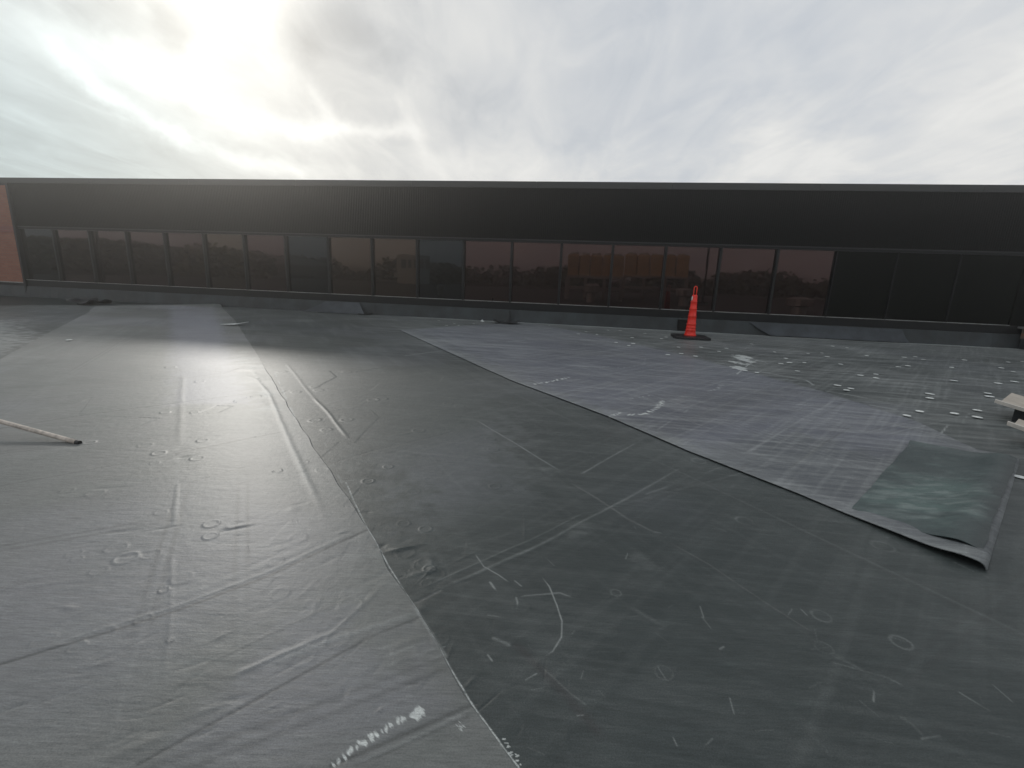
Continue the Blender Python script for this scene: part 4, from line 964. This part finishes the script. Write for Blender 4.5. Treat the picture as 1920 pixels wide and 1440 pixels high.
# trees beyond the roof: individuals with trunk and leafy crown
M_LEAF = pmat('olive_foliage', (0.075, 0.080, 0.022), .8, 0, .3, .5, 1.2); M_LEAF2 = pmat('yellow_foliage', (0.17, 0.15, 0.025), .8, 0, .3, .4, 1.2); M_BARK = pmat('bark', (.08, .06, .045), .9)
def crown(bm, r, h, z0, n):
    for k in range(n):
        a = random.uniform(0, 6.283); rr_ = r * random.random() ** .45; zz_ = random.uniform(-1, 1)
        q = Vector((math.cos(a) * rr_ * math.sqrt(max(0, 1 - zz_ * zz_ * .8)), math.sin(a) * rr_ * math.sqrt(max(0, 1 - zz_ * zz_ * .8)), z0 + h * .5 * (1 + zz_) * random.uniform(.85, 1.1)))
        s_ = random.uniform(.18, .42); ax = Vector((random.gauss(0, 1), random.gauss(0, 1), random.gauss(0, 1))).normalized(); b_ = ax.orthogonal().normalized() * s_; c2 = ax.cross(b_)
        bm.faces.new([bm.verts.new(q + b_), bm.verts.new(q + c2), bm.verts.new(q - b_), bm.verts.new(q - c2)])
protos = []
for k in range(3):
    bm = bmesh.new(); crown(bm, 3.2 + k * .5, 6.0 + k, 2.2, 1500); me1 = bpy.data.meshes.new('crown'); bm.to_mesh(me1); bm.free(); me1.materials.append(M_LEAF2 if k == 1 else M_LEAF)
    bm = bmesh.new(); tube(bm, [(0, 0, 0), (.1, 0, 2.5), (0, .1, 6)], [.32, .22, .08], 8)
    for a in range(5): tube(bm, [(0, 0, 2.2 + a * .5), (math.cos(a * 1.3) * 1.6, math.sin(a * 1.3) * 1.6, 4.2 + a * .5)], [.12, .04], 6)
    me2 = bpy.data.meshes.new('trunk'); bm.to_mesh(me2); bm.free(); me2.materials.append(M_BARK); protos.append((me1, me2))
hr = random.Random(3)
bm = bmesh.new()
for px in range(20, 1640, 30):
    dist = hr.uniform(70, 100); p_, _z = mirror(px + hr.uniform(-12, 12), 520, dist); n_ = len(bm.verts)
    sc_ = hr.uniform(.78, 1.12) * (1.12 if px < 500 else .95); crown(bm, 3.4, 6.4, 1.8, 700); bm.verts.ensure_lookup_table()
    for v_ in bm.verts[n_:]: v_.co = Vector((v_.co.x * sc_ * 1.3 + p_[0], v_.co.y * sc_ * 1.3 + p_[1], min(v_.co.z * sc_ - 5, 3.4 + .3 * math.sin(v_.co.z * 40))))
me_ = bpy.data.meshes.new('distant_wood'); bm.to_mesh(me_); bm.free(); tag(link('distant_wood', me_, M_LEAF), kind='stuff')
for px, s_, lb in ((396, 1.05, 'yellowing tree mirrored in the sixth window from the left'), (424, .9, 'smaller yellowing tree mirrored right of the first yellow one'), (446, 1.0, 'yellow-olive tree mirrored at the right side of the sixth window')):
    p_, _z = mirror(px, 520, 62); o = empty('tree', (p_[0], p_[1], -5), hr.uniform(0, 6)); o.scale = (s_, s_, s_ * .82); tag(o, lb, 'tree', 'yellowing trees mirrored in the windows')
    for nm, me_ in (('crown', protos[1][0]), ('trunk', protos[1][1])):
        c = bpy.data.objects.new(nm, me_); COL.objects.link(c); c.parent = o

# ------------------------------------------------------------------ added scattering volume imitating veiling lens glare from the sun
GLARE_DENSITY, GLARE_G = 0.0058, 0.84
bm = bmesh.new(); box(bm, -420, 420, -420, 420, -6, 3.85)
hz = build('glare_haze', bm, None); tag(hz, kind='stuff')
m = bpy.data.materials.new('glare_haze'); m.use_nodes = True; t = NT(m.node_tree); t.n.clear()
pv = t.add('ShaderNodeVolumePrincipled', {'Color': rgba((1.0, 0.975, 0.94)), 'Density': GLARE_DENSITY, 'Anisotropy': GLARE_G})
t.l.new(pv.outputs[0], t.add('ShaderNodeOutputMaterial').inputs['Volume']); hz.data.materials.append(m)
